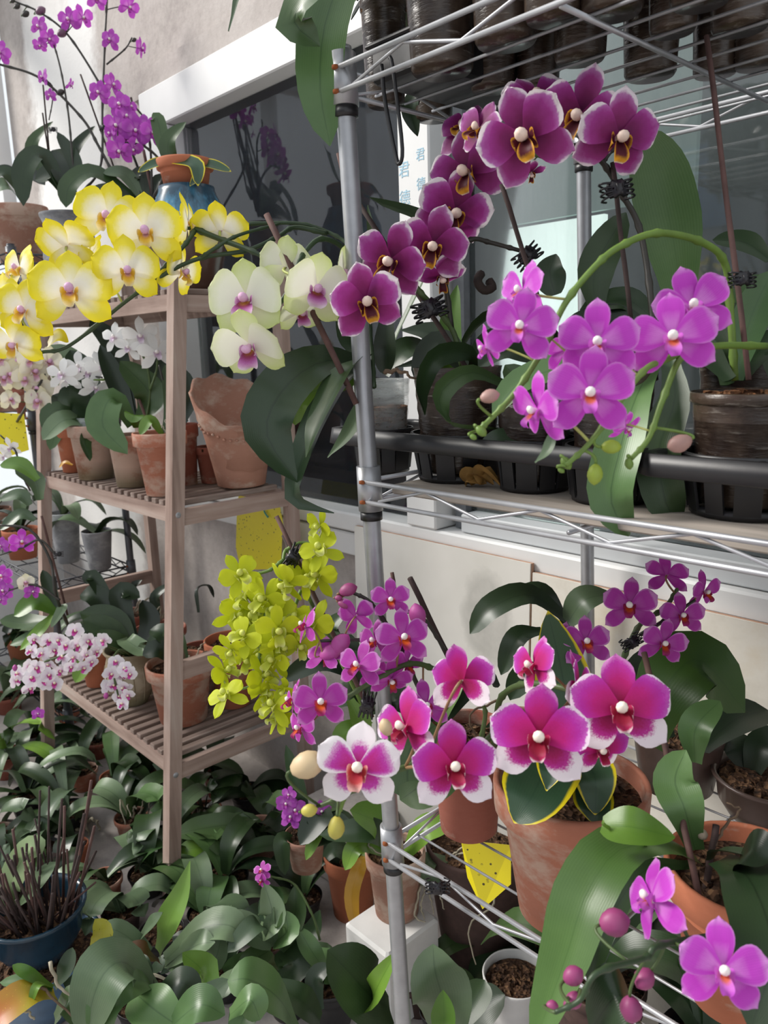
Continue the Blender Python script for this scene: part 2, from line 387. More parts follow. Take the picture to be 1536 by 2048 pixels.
def rootline(T, s, rpx=2.5, mat=None, d=None):
    sp = spline(px(T, s, d), 16); r = rpx*depth(sp[0])/F
    sp = [p+Vector((math.sin(i*2.1+p.x*90), math.cos(i*1.7+p.z*70), math.sin(i*1.3)))*r*.5 for i, p in enumerate(sp)]
    v, f = tube(sp, r, 6, r*.45); return T.add('aerial_root', v, f, mat or ROOT)

def pc_(pw): return .62+.2*(pw-.8)
def petal_mesh(name, L, W, mat, tipr=.6, pw=.85, bw=.22, cup=.0, bend=-.1, wave=.0, ny=9, nx=6, ph=0.0, fold=0.0):
    v = []; uv = []
    for i in range(ny+1):
        s = math.sin(i/ny*PI/2)
        c = pc_(pw)
        hw = W*.5*(bw+(1-bw)*math.sin(PI/2*s/c)**1.15 if s < c else max(.02, 1-((s-c)/(1-c))**2.3)**(tipr*.95))
        for j in range(nx+1):
            t = -1+2*j/nx; y = s*L*(1-.06*t*t*s)
            z = bend*L*s*s + cup*hw*t*t + fold*hw*abs(t) + wave*L*s*math.sin(6*t+5*s+ph)
            v.append((t*hw, y, z)); uv.append((j/nx, s))
    return mesh(name, v, grid_faces(ny, nx), mat, uv)
def lip_mesh(name, k, mat, style):
    """three-lobed lip: a tongue down and forwards, two side lobes raised beside the column"""
    v = []; uv = []; f = []
    def lobe(fn, ny=7, nx=4):
        o = len(v)
        for i in range(ny+1):
            for j in range(nx+1): p, q = fn(i/ny, -1+2*j/nx); v.append(p); uv.append(q)
        f.extend(tuple(a+o for a in q) for q in grid_faces(ny, nx))
    wl = .13 if style != 'wide' else .22
    lobe(lambda s, t: ((t*k*wl*(.35+.65*math.sin(PI*min(1, s*.9+.05))**.7), -k*(.03+.30*s), k*(.08+.26*math.sin(s*2.3)+.07*t*t)), (.5+t*.5, s)))
    for sg in (-1, 1):
        lobe(lambda s, t: ((sg*k*(.07+.10*math.sin(s*2.2)+.01*t), k*(-.06+.15*t*math.sin(PI*min(1, .25+s*.75))), k*(.05+.24*s-.04*t*t)), (.5+t*.5, .35+s*.6)), 5, 4)
    return mesh(name, v, f, mat, uv)
def column_mesh(name, k, mat):
    pr = [(0.0, -.02), (.055, -.02), (.062, .06), (.075, .14), (.098, .19), (.09, .24), (.045, .275), (0.001, .285)]
    v, f = lathe([(r*k, z*k) for r, z in pr], (0, 0, 0), 10)
    v = [Vector((p.x, p.y + p.z*.28, p.z)) for p in v]
    return mesh(name, v, f, mat)
KIND = {}
def kind(name, petal, sepal, lip, col, pl=.5, pwid=.62, sl=.52, sw=.34, wave=.012, bend=-.08, lipstyle='n', tipr=.55, liplen=1.0, spread=0, sback=0.0, ppw=.8, lipk=1.0, lsep=None):
    """meshes for a flower one unit across; two variants"""
    KIND[name] = []
    for k in range(3):
        b = bend+(k-1)*.06
        KIND[name].append(dict(
            petal=petal_mesh(name+'_petal', pl, pwid, petal, tipr, ppw, .2, cup=-.05+.06*k, bend=b, wave=wave, ph=k*2.1),
            sepal=petal_mesh(name+'_sepal', sl, sw, sepal, tipr+.06, .82, .3, cup=.10-.08*k, bend=b*1.2-.04-sback, wave=wave*.6, ph=k*1.3),
            lsep=petal_mesh(name+'_lateral_sepal', sl, sw*1.05, lsep or sepal, tipr+.06, .82, .3, cup=.10-.08*k, bend=b*1.2-.04-sback, wave=wave*.6, ph=k*1.3+1),
            lip=lip_mesh(name+'_lip', lipk, lip, lipstyle), col=column_mesh(name+'_column', lipk, col), spread=spread))
def bez(a, b, c, n): return [a*(1-t)**2 + b*2*t*(1-t) + c*t*t for t in [i/n for i in range(n+1)]]
def flower(T, kd, x, y, wpx, dd=0.0, yaw=0, pit=0, roll=0, d=None, ped=True, at=None, pmat=None, flare=0):
    d = (T.d if d is None else d)+dd; c = P(x, y, d); size = wpx*d/F; K = random.choice(KIND[kd])
    rv = ray(x, y).normalized(); f0 = -rv; r0 = UP.cross(f0).normalized(); u0 = f0.cross(r0)
    M = Matrix((r0, u0, f0)).transposed()                    # columns: right, up, facing
    M = M @ Matrix.Rotation(math.radians(yaw), 3, 'Y') @ Matrix.Rotation(math.radians(-pit), 3, 'X') @ Matrix.Rotation(math.radians(roll), 3, 'Z')
    m4 = M.to_4x4() @ Matrix.Scale(size, 4); m4.translation = c-T.org
    o = link('flower', K['col'], T.o, mtx=m4)
    def sub(nm, data, ang, z, tilt):
        mt = Matrix.Rotation(math.radians(ang-90), 4, 'Z') @ Matrix.Translation((0, .02, z)) @ Matrix.Rotation(math.radians(tilt), 4, 'X')
        link(nm, data, o, mtx=mt)
    j = lambda a: random.uniform(-a, a)
    for a in (90, 218, 322): sub('sepal', K['sepal' if a == 90 else 'lsep'], a+j(6), -.03, -flare+j(9))
    for a in (22, 158): sub('petal', K['petal'], a+j(5)+(K['spread'] if a < 90 else -K['spread']), .012, 6-flare+j(9))
    link('lip', K['lip'], o)
    if ped:
        back = c - M @ Vector((0, 0, size*.03))
        if at is not None: q = at
        elif T.stems: q = min(T.stems, key=lambda s: (s-(c-M @ Vector((0, 0, size*.25))-Vector((0, 0, size*.1)))).length)
        else: return o
        ctl = back - M @ Vector((0, 0, size*.3)) ; L = (q-back).length
        if L < .16: 
            v, f = tube(bez(back, back.lerp(ctl, min(1, L/(size*.6+1e-6))), q, 8), .0016*max(.6, size/.07), 6); T.add('pedicel', v, f, pmat or STEM)
    return o
def bud(T, x, y, rpx, mat, dd=0.0, d=None, ang=0, ped=True, long=1.3, pmat=None):
    d = (T.d if d is None else d)+dd; c = P(x, y, d); r = rpx*d/F
    prof = [(0, -1), (.35, -.93), (.72, -.62), (.97, -.15), (.98, .25), (.75, .68), (.4, .93), (.12, 1.06), (0, 1.1)]
    seg = 12; v, f = lathe([(a*r, b*r*long) for a, b in prof], (0, 0, 0), seg, lambda i, a: (-.10*r*prof[i][0]*(1 if abs(math.sin(1.5*a)) < .3 else 0), 0))
    M = Matrix((RT, -FW, UP)).transposed() @ Matrix.Rotation(math.radians(-ang), 3, 'Y')
    o = T.add('bud', [c + M @ p for p in v], f, mat)
    if ped and T.stems:
        base = c - M @ Vector((0, 0, r*long)); q = min(T.stems, key=lambda s: (s-base).length)
        if (q-base).length < .12:
            v, f = tube(bez(base, base - M @ Vector((0, 0, r*1.2)), q, 7), .0014, 6); T.add('pedicel', v, f, pmat or STEM)
    return o
def clip(T, x, y, rpx, dd=-.012, d=None, ang=0):
    """black spring clip: two fluted discs on a hinge with curved prongs"""
    d = (T.d if d is None else d)+dd; c = P(x, y, d); r = rpx*d/F; parts = []
    M = Matrix((RT, UP, -FW)).transposed() @ Matrix.Rotation(math.radians(ang), 3, 'Z')
    for sg in (-1, 1):
        M2 = M @ Matrix.Rotation(math.radians(sg*35), 3, 'Y')
        v, f = lathe([(0.001, .25*r), (.42*r, .25*r), (.62*r, .12*r), (.62*r, -.05*r), (0.001, -.08*r)], (sg*r*.35, 0, 0), 20, lambda i, a: ((.09*r if int(a*10/PI+.5) % 2 else 0) if 1 <= i <= 3 else 0, 0))
        parts.append(([c+M2 @ p for p in v], f))
    for k in (-1.5, -.5, .5, 1.5):
        for sg in (-1, 1):
            pp = [Vector((sg*r*.15, k*r*.28, -.1*r)), Vector((sg*r*.9, k*r*.36, -.15*r)), Vector((sg*r*1.25, k*r*.42, -.6*r)), Vector((sg*r*.7, k*r*.36, -1.2*r))]
            v, f = tube(spline(pp, 7), r*.085, 5); parts.append(([c+M @ p for p in v], f))
    return T.add('clip', *merge(*parts), CLIP)

# ------------------------------------------------------------------ pots
class Pot: pass
def pot_place(x, yb, z, wtop, ytop, ratio=.72):
    E = onZ(x, yb, z); h = Vector((E.x, E.y, 0)); dist = h.length; h.normalize()
    rt = wtop/2*depth(E)/F
    for _ in range(3):
        rb = rt*ratio; c = E+h*rb; rt = wtop/2*depth(Vector((c.x, c.y, z+.05)))/F
    r = ray(x, ytop); hd = math.hypot(c.x, c.y)-rt; H = EYE.z + r.z*hd/math.hypot(r.x, r.y) - z
    p = Pot(); p.c = Vector((c.x, c.y, z)); p.rt = rt; p.rb = rb; p.h = H; p.top = p.c+Vector((0, 0, H*.93)); return p
def build_pot(T, p, mat, style='classic', fill=SOIL, fillz=.88, seg=36, rim=None, wall=.07):
    rt, rb, h = p.rt, p.rb, p.h; wl = max(.003, rt*wall)
    wob = None
    if style == 'classic':
        hr = h*.22
        pr = [(rb*.9, 0), (rb, h*.01), (rt*.93-(rt*.93-rb)*.22, h-hr), (rt*.93, h-hr+.001), (rt*.985, h-hr+.003), (rt, h-.004), (rt*.985, h), (rt-wl, h), (rt-wl*1.1, h-.004), (rt*.93-wl*1.2, h*.7)]
    elif style == 'plain': pr = [(rb*.9, 0), (rb, .004), (rb+(rt-rb)*.5, h*.5), (rt*.99, h-.008), (rt, h-.003), (rt-wl*.4, h), (rt-wl, h-.003), (rt-wl*1.1, h*.7)]
    elif style == 'plastic': pr = [(rb*.92, 0), (rb, .004), (rb+(rt*.96-rb)*.5, h*.48), (rt*.95, h*.9), (rt*1.0, h*.91), (rt*1.0, h*.985), (rt*.98, h), (rt*.96, h*.98), (rt*.93, h*.75)]
    elif style == 'ribbed':
        pr = [(rb*.9, 0)]; nn = 16
        for i in range(nn): u = i/(nn-1); pr.append((rb+(rt-rb)*u+(rt*.018 if i % 2 else 0), .003+(h-.003)*u))
        pr += [(rt-wl*.6, h), (rt-wl, h*.8)]
    elif style == 'urn': pr = [(rb*.85, 0), (rb*.95, .01), (rt*.98, h*.38), (rt*1.02, h*.55), (rt*.93, h*.78), (rt*.86, h*.88), (rt*1.0, h*.975), (rt*1.0, h), (rt*.92, h), (rt*.8, h*.88)]
    elif style == 'jar': pr = [(rb*.8, 0), (rb, h*.06), (rt*1.05, h*.5), (rt*1.0, h*.8), (rt*.8, h*.95), (rt*.78, h), (rt*.7, h), (rt*.7, h*.8)]
    elif style == 'bowl': pr = [(rb*.9, 0), (rb, .004), (rb+(rt-rb)*.65, h*.4), (rt*.95, h*.86), (rt*1.04, h*.94), (rt*1.05, h), (rt*.97, h), (rt*.93, h*.9), (rt*.85, h*.6)]
    v, f = lathe(pr, p.c, seg, wob); f.append(tuple(range(seg-1, -1, -1)))
    o = T.add('pot', v, f, mat)
    if fill is not None:
        ri = rt*.9 if style not in ('urn', 'jar') else rt*.72; rng = random.Random(int(p.c.x*1e4))
        R = 8; vv = [Vector((p.c.x, p.c.y, p.c.z+h*fillz+.006))]; ff = []; sg = 20
        for i in range(1, R+1):
            for k in range(sg):
                a = 2*PI*k/sg+.15*i; rr = ri*i/R; vv.append(Vector((p.c.x+rr*math.cos(a), p.c.y+rr*math.sin(a), p.c.z+h*fillz+(rng.uniform(-.004, .006) if i < R else -.002))))
        for k in range(sg): ff.append((0, 1+k, 1+(k+1) % sg))
        for i in range(R-1):
            for k in range(sg): ff.append((1+i*sg+k, 1+(i+1)*sg+k, 1+(i+1)*sg+(k+1) % sg, 1+i*sg+(k+1) % sg))
        # loose bark lumps
        for q in range(14):
            a = rng.uniform(0, 2*PI); rr = ri*.85*math.sqrt(rng.random()); s = rng.uniform(.003, .008); cc = Vector((p.c.x+rr*math.cos(a), p.c.y+rr*math.sin(a), p.c.z+h*fillz+.003))
            bv, bf = beam(cc-Vector((s*1.6*math.cos(a*3), s*1.6*math.sin(a*3), rng.uniform(-.3, .3)*s)), cc+Vector((s*1.6*math.cos(a*3), s*1.6*math.sin(a*3), s*.3)), s*1.4, s)
            o2 = len(vv); vv += bv; ff += [tuple(i+o2 for i in g) for g in bf]
        T.add('potting_mix', vv, ff, fill, None, False)
    return o
def potted(name, label, x, yb, z, wtop, ytop, mat, style='classic', ratio=.72, group=None, fill=SOIL, fillz=.88, cat='plant'):
    p = pot_place(x, yb, z, wtop, ytop, ratio); T = Thing(name, label, cat, p.c, group)
    T.d = depth(p.top); T.p = p; build_pot(T, p, mat, style, fill, fillz); return T
def rosette(T, n, L, W, mat=None, base=None, a0=None, el=(35, 75), droop=.5, seed=0, fan=None, jitter=.25, mats=None, prof='strap'):
    """n arching leaves from the crown of a plant"""
    rg = random.Random(seed); b = Vector(base) if base is not None else Vector(T.p.top); a0 = rg.uniform(0, 6.28) if a0 is None else math.radians(a0)
    for k in range(n):
        a = a0 + (k % 2)*PI*(1 if fan is None else 1) + rg.uniform(-.5, .5)*(1.2 if fan is None else fan) + (k//2)*.35*(1 if k % 2 else -1)
        e = math.radians(rg.uniform(*el)); l = L*rg.uniform(.75, 1.12); h = Vector((math.cos(a), math.sin(a), 0))
        d1 = h*math.cos(e)+Vector((0, 0, math.sin(e)))
        p1 = b + d1*l*.4; p2 = b + h*(l*.72*math.cos(e*.6)) + Vector((0, 0, l*(.7*math.sin(e)-droop*.35))); p3 = b + h*(l*.95*math.cos(e*.5)) + Vector((0, 0, l*(.78*math.sin(e)-droop*1.0)))
        leaf(T, [b+h*.004, p1, p2, p3], W*rg.uniform(.8, 1.1), (rg.choice(mats) if mats else mat), prof, fold=rg.uniform(.12, .35), n=(Vector((0, 0, 1))*math.cos(e)*1.0 - h*math.sin(e)*.8 + Vector((0, 0, .25))).normalized(), roll=rg.uniform(-14, 14))

# ================================================================== THE SETTING
YW = 1.35                                                        # face of the long wall
WX0, WX1, WZ0, WZ1 = -2.55, 0.9, .925, 2.235                     # opening of the window
def struct(name, v, f, mat, label, cat, smooth=False, org=(0, 0, 0)): return single(name, label, cat, v, f, mat, None, smooth, 'structure', None, org)
v, f = merge(box(-3.8, WX0, YW, YW+.2, 0, 3.1), box(WX0, WX1, YW, YW+.2, 0, WZ0), box(WX0, WX1, YW, YW+.2, WZ1, 3.1), box(WX1, 1.6, YW, YW+.2, 0, 3.1))
struct('wall_back', v, f, CONC, 'rough grey concrete wall with whitewash patches around the window', 'wall')
v, f = box(-9, 3, -12, 1.35, -.1, 0); struct('floor', v, f, FLOORM, 'grey concrete floor under the potted plants', 'floor')
v, f = merge(box(-3.95, -3.8, -1.2, 1.35, 0, .75), box(-3.95, -3.8, -1.2, 1.35, 2.9, 3.1)); struct('wall_left', v, f, WHITE, 'white end wall below the bright side window', 'wall')
W2 = Thing('window_2', 'bright side window at the end of the wall', 'window', (-3.85, .3, .75), None, 'structure')
for y in (1.29, .62, -.05, -.72):
    v, f = box(-3.9, -3.82, y, y+.055, .75, 2.9); W2.add('frame_post', v, f, WHITE, None, False)
for z in (.75, 2.84):
    v, f = box(-3.9, -3.82, -.8, 1.29, z, z+.05); W2.add('frame_rail', v, f, WHITE, None, False)
# beige strip of rough plaster over the window
v, f = box(-2.62, .9, YW-.012, YW+.0, WZ1-.004, WZ1+.075); struct('trim_1', v, f, m_concrete('plaster_strip'), 'strip of flaking plaster above the white window frame', 'trim')
W1 = Thing('window_1', 'large dark window with white frame behind the racks', 'window', (-1.3, YW, WZ0), None, 'structure')
def wf(name, b, mat=WHITE, label=None): v, f = b; return W1.add(name, v, f, mat, None, False, None, label)
wf('frame_top', box(WX0, WX1, YW-.03, YW+.06, 2.115, WZ1, .004)); wf('frame_side', box(WX0, -2.385, YW-.028, YW+.06, WZ0, 2.113, .004))
wf('sill', box(WX0, WX1, YW-.04, YW+.06, WZ0, .975, .005)); wf('sill_ledge', box(WX0, WX1, YW-.03, YW+.0, .855, .918, .004))
mul = wf('mullion', box(-1.335, -1.237, YW-.045, YW+.055, .977, 2.113, .004)); wf('sash', box(-1.222, -1.19, YW+.01, YW+.06, .977, 2.113), m_plain('dark_sash', '6b6e72', .4))
wf('sash_rail', box(-1.18, WX1, YW-.02, YW+.05, .977, 1.02, .003), m_plain('grey_sash_rail', 'bfc2c4', .45, 0, .04, 5))
wf('pane', box(-2.383, -1.337, YW+.03, YW+.036, .977, 2.113), GLASSL); wf('pane', box(-1.188, WX1, YW+.03, YW+.036, 1.022, 2.113), GLASS)
PRINT = m_plain('blue_print', '9cc3d6', .6)
def text_mesh(body, size):
    cu = bpy.data.curves.new('film_print', 'FONT'); cu.body = body; cu.size = size; cu.extrude = .0002; cu.align_x = 'CENTER'; cu.space_line = 1.0
    o = bpy.data.objects.new('tmp', cu); COL.objects.link(o); dg = bpy.context.evaluated_depsgraph_get()
    me = bpy.data.meshes.new_from_object(o.evaluated_get(dg)); bpy.data.objects.remove(o); return me
for cx, rows in ((-1.313, (('\u541b', 1.775), ('\u5fb7', 1.715), ('\u578b', 1.635), ('\u6750', 1.575))), (-1.262, (('\u541b', 1.80), ('\u5fb7', 1.74), ('\u578b', 1.64)))):
    for ch, z in rows:
        me = text_mesh(ch, .036 if cx < -1.3 else .028); me.materials.clear(); me.materials.append(PRINT)
        o = link('film_print', me, mul, Vector((cx, YW-.0455, z))-W1.org); o.rotation_euler = (PI/2, 0, 0)
# dark room behind the glass, with glowing panels added for the bright patch
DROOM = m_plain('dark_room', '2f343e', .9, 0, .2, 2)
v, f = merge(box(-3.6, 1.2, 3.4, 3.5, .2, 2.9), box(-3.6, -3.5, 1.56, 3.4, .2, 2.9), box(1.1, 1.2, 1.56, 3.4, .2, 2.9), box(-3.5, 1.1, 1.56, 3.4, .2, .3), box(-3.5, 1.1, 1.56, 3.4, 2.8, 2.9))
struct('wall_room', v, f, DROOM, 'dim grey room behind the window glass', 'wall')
t = NT('white_glow_panel'); t.base('d8e4e0', .8); t.b.inputs['Emission Color'].default_value = hx('d6ece4'); t.b.inputs['Emission Strength'].default_value = 1.15  # emission stands in for the brightness behind the glass
a, b = onY(950, 470, 2.2), onY(1190, 720, 2.2)
W3 = Thing('glow_panel', 'glowing white panels added in the room behind the glass', 'window', (a.x, 2.2, b.z), None, 'structure')
v, f = box(a.x, b.x+.02, 2.2, 2.22, b.z-.15, a.z); W3.add('pane', v, f, t.m, None, False)
t2 = NT('dim_glow_upper_panel'); n_ = t2.noise(t2.mapping(t2.coord(), (1, 1, .2)), 14, 4); t2.base(t2.ramp(n_, [(.3, '8aa39c'), (.7, 'b4c6c0')]), .7); t2.b.inputs['Emission Color'].default_value = hx('9ab8ae'); t2.b.inputs['Emission Strength'].default_value = .16  # added panel, weaker emission: imitates the glow fading upwards
v, f = box(a.x, b.x+.3, 2.2, 2.22, a.z+.012, a.z+.55); W3.add('dim_glow_panel', v, f, t2.m, None, False)
# ceramic tiles leaning on the wall
def lean_tile(x0, x1, zt, mat, label, dy):
    y1, y0 = YW-.042-dy, YW-.062-dy; th = .012
    org = Vector(((x0+x1)/2, y0, 0)); sl = Vector((0, y1-y0, zt)).normalized(); nn = Vector((0, -sl.z, sl.y))
    def slab(o0, o1, i): 
        q = []
        for o in (o0, o1):
            for (x, s) in ((x0+i, 0.0), (x1-i, 0.0), (x1-i, 1.0), (x0+i, 1.0)): q.append(Vector((x, y0, 0))+Vector((0, y1-y0, zt))*s + nn*o)
        return q, [(0, 1, 2, 3), (7, 6, 5, 4), (0, 4, 5, 1), (1, 5, 6, 2), (2, 6, 7, 3), (3, 7, 4, 0)]
    T = Thing('ceramic_tile', label, 'tile', org); v, f = slab(0, th*.7, 0); T.add('body', v, f, TILEE, None, False); v, f = slab(th*.7, th, .001); T.add('glazed_face', v, f, mat, None, False)
lean_tile(-1.522, -.955, .948, TILE, 'white glazed tile with a grey smudge leaning on the wall under the window', 0)
lean_tile(-.951, -.10, .93, TILE2, 'cream marbled tile leaning on the wall beside the white tile', .0)
# building across the yard: seen only as a reflection in the glass
v, f = merge(box(-9, 6, -11, -10.5, 0, 5.2)); struct('wall_opposite', v, f, m_plain('grey_cladding', '9a9da3', .8, 0, .1, 1), 'grey clad building across the yard', 'wall')
W4 = Thing('window_4', 'row of bluish windows in the grey building across the yard', 'window', (-4, -10.45, 1), None, 'structure')
for x in (-7, -4.6, -2.2, .2, 2.6):
    for z in (1.0, 3.2): v, f = box(x, x+1.1, -10.49, -10.44, z, z+1.3); W4.add('pane', v, f, m_plain('blue_pane_%d' % len(W4.o.children), '7f95b5', .2), None, False)

# ================================================================== STEEL RACK IN FRONT
RX, RY, RD, RL = -.804, .709, .54, 1.30
def lean(x, y, z): return Vector((x+.030*(1.4-z), y+.010*(1.4-z), z))
def wire_rack(label, x0, y0, length, dep, posts, shelves, ztop, pr, mats, leanf, pitch, collar=True, wr=.0026, zlo=0.0):
    T = Thing('wire_rack', label, 'rack', (x0, y0, 0)); post_m, wire_m = mats
    for (px_, py_) in posts:
        n = 24; path = [leanf(px_, py_, zlo+(ztop-zlo)*i/n) for i in range(n+1)]
        rr = [pr]*(n+1); v, f = tube(path, rr, 20); po = T.add('post', v, f, post_m)
        cv, cf = tube([leanf(px_, py_, ztop-.002), leanf(px_, py_, ztop+.004)], pr*.96, 20); T.add('post_cap', cv, cf, wire_m, parent=po)
        foot, ff = tube([leanf(px_, py_, .0), leanf(px_, py_, .02)], pr*1.25, 16); T.add('foot', foot, ff, BLACK, parent=po)
        if collar:
            for z in shelves:
                a = leanf(px_, py_, z-.042); b = leanf(px_, py_, z+.020)
                cv, cf = lathe([(pr*1.02, 0), (pr*1.38, 0), (pr*1.34, .062), (pr*1.02, .062)], (0, 0, 0), 24)
                T.add('collar', [p+a+(b-a)*(p.z/.062)-Vector((0, 0, p.z)) for p in cv], cf, post_m, parent=po)
                sv, sf = lathe([(pr*1.02, 0), (pr*1.24, .001), (pr*1.24, .013), (pr*1.02, .013)], (0, 0, 0), 24); q = leanf(px_, py_, z-.056)
                T.add('collar_sleeve', [p+q for p in sv], sf, BLACK, parent=po)
    for z in shelves:
        o = leanf(0, 0, z); dx, dy = o.x, o.y; X0, X1 = x0+dx, x0+length+dx; Y0, Y1 = y0+dy, y0+dep+dy; lo = .028; parts = []
        for (ya) in (Y0-pr*1.05, Y1):
            for zz in (z, z-lo): parts.append(tube([Vector((X0, ya, zz)), Vector((X1, ya, zz))], wr*1.25, 8))
            k = 0; pts = []
            x = X0+.03
            while x < X1: pts.append(Vector((x, ya+wr, z-.002 if k % 2 else z-lo+.003))); x += pitch/2; k += 1
            parts.append(tube(pts, wr*.85, 6))
        for xa in (X0, X1):
            for zz in (z, z-lo): parts.append(tube([Vector((xa, Y0, zz)), Vector((xa, Y1, zz))], wr*1.25, 8))
            k = 0; pts = []; y = Y0+.02
            while y < Y1: pts.append(Vector((xa+wr, y, z-.002 if k % 2 else z-lo+.003))); y += pitch/2; k += 1
            parts.append(tube(pts, wr*.85, 6))
        v, f = merge(*parts); so = T.add('shelf', v, f, wire_m)
        nw = int(dep/.05); wm = None
        for k in range(1, nw):
            y = Y0+dep*k/nw
            if wm is None:
                wv, wfc = tube([Vector((0, 0, 0)), Vector((length, 0, 0))], wr*.72, 6); wm = mesh('wire', wv, wfc, wire_m)
            link('wire', wm, so, Vector((X0, y, z-lo+.0075))-T.org)
        bm_ = None; nb = max(2, int(length/.3))
        for k in range(1, nb):
            if bm_ is None:
                wv, wfc = tube([Vector((0, 0, 0)), Vector((0, dep, 0))], wr*1.15, 6); bm_ = mesh('support_bar', wv, wfc, wire_m)
            link('support_bar', bm_, so, Vector((X0+length*k/nb, Y0, z-lo+.003))-T.org)
        if collar:
            for xa, ya in posts:
                q = leanf(xa, ya, z)
                for zz in (z, z-lo):
                    cv, cf = lathe([(0.0005, -.003), (.0045, -.002), (.0045, .002), (.0005, .003)], (q.x+pr*.3, q.y-pr*1.3, zz), 8); T.add('weld', cv, cf, RUST, parent=so)
    return T
wire_rack('tall galvanised wire rack with grey steel posts in front of the window', RX, RY, RL, RD, [(RX, RY), (RX, RY+RD), (RX+RL, RY), (RX+RL, RY+RD)], (1.745, 1.222, .672), 1.768, .0125, (STEEL, WIRE), lean, .176)
ZTOP, ZMID, ZLOW = 1.727, 1.218, .654
v, f = box(RX+.03, RX+RL-.03, RY+.02, RY+RD-.06, 1.2035, 1.2165, .002); single('shelf_board', 'weathered grey wooden board lying on the middle wire shelf', 'board', v, f, PLANK)
v, f = merge(tube(spline([Vector((RX+.035, RY+.02, 1.745)), Vector((RX+.042, RY+.018, 1.70)), Vector((RX+.055, RY+.02, 1.64)), Vector((RX+.062, RY+.02, 1.625)), Vector((RX+.068, RY+.02, 1.645)), Vector((RX+.055, RY+.02, 1.735)), Vector((RX+.05, RY+.02, 1.75))], 26), .0026, 8))
single('wire_hook', 'black wire hook hanging from the top shelf beside the post', 'hook', v, f, BLACK, None, True)

# ================================================================== FAR DARK RACK
ident = lambda x, y, z: Vector((x, y, z))
FX0, FX1, FY0, FY1 = -3.62, -2.745, .93, 1.225
wire_rack('dark wire rack beyond the wooden shelf at the end of the wall', FX0, FY0, FX1-FX0, FY1-FY0, [(FX1, FY0), (FX1, FY1), (FX0, FY0), (FX0, FY1)], (1.74, 1.21, .63, .13), 1.765, .0125, (BPOLE, DWIRE), ident, .1, True)

# ================================================================== WOODEN SHELF
WR, WL = -1.72, -2.585
S = Thing('wooden_plant_shelf', 'weathered slatted wooden plant shelf with slanted front legs', 'shelf', ((WR+WL)/2, 1.0, 0))
def fy(z): return .95-(1.58-z)*.104
for x in (WR, WL):
    v, f = beam((x, fy(0), 0), (x, fy(1.6), 1.6), .034, .034, Vector((0, 1, 0))); lg = S.add('leg', v, f, WOODZ, None, False)
    for z in (1.02, .355):
        sv, sf = lathe([(0.0005, .002), (.006, .0015), (.0075, 0)], (0, 0, 0), 12)
        S.add('screw', [Vector((x+.017+p.z, fy(z)+p.x, z+p.y)) for p in sv], sf, STEEL, parent=lg)
    v, f = beam((x, 1.24, 0), (x, 1.24, 1.68), .034, .03, Vector((0, 1, 0))); S.add('leg', v, f, WOODZ, None, False)
    v, f = beam((x, fy(.62)+.017, .62), (x, 1.225, .62), .022, .045); S.add('brace', v, f, WOODY, None, False)
slat_cache = {}
for z in (1.55, 1.04, .385):
    y0 = fy(z)+.012
    v, f = beam((WL+.017, y0-.006, z-.025), (WR-.017, y0-.006, z-.025), .018, .038); S.add('front_rail', v, f, WOODX, None, False)
    v, f = beam((WL+.017, 1.215, z-.025), (WR-.017, 1.215, z-.025), .018, .038); S.add('back_rail', v, f, WOODX, None, False)
    for x in (WL, WR):
        v, f = beam((x, y0-.012, z-.03), (x, 1.225, z-.03), .02, .04); S.add('side_rail', v, f, WOODY, None, False)
    n = 21; v, f = box(-.0115, .0115, 0, 1.215-y0+.01, -.014, 0, .0015); sm = mesh('slat', v, f, WOODS, None, False)
    for k in range(n):
        x = WL+.032+(WR-WL-.064)*k/(n-1); link('slat', sm, S.o, Vector((x, y0-.012, z+.007))-S.org)

# ================================================================== FLOWER KINDS
PED_P = m_plain('pedicel_pinkish', '8a6a4a', .5); PED_L = m_plain('pedicel_light', 'a9b060', .5)
COLW = m_plain('column_white', 'efe6e2', .5, 0, .04); COLP = m_plain('column_pink', 'd9a9c9', .5, 0, .06)
kind('yellow', m_petal('yellow_petal', [(.36, 'f8f4e4'), (.56, 'f5eec4'), (.76, 'ecde48'), (1, 'efdf24')], 'v', .09, 25), m_petal('yellow_sepal', [(.22, 'f7f2e0'), (.5, 'f2e9a6'), (.72, 'ebdc40'), (1, 'ead828')], 'v', .08, 25),
     m_petal('yellow_lip', [(0, 'c79ac4'), (.3, 'd9a03a'), (.6, 'e6bd3a'), (1, 'ecdcae')]), COLP, pl=.5, pwid=.50, sw=.31, wave=.02, lipk=.6, ppw=1.0)
kind('cream', m_petal('cream_petal', [(.1, 'f3f2e6'), (.7, 'f2f3e0'), (1, 'e2e8bd')], 'v', .08, 20), m_petal('cream_sepal', [(.1, 'ebead0'), (.6, 'dfe6b6'), (1, 'cdd98e')], 'v', .08, 20),
     m_petal('cream_lip', [(0, 'd9a33c'), (.25, '8e2a52'), (.5, 'b765a8'), (.75, 'd9a6cf'), (1, 'eddcec')], 'v', .3, 260), COLP, pl=.5, pwid=.62, sw=.38, wave=.014, bend=.06, lipk=.68, lipstyle='wide', ppw=1.0)
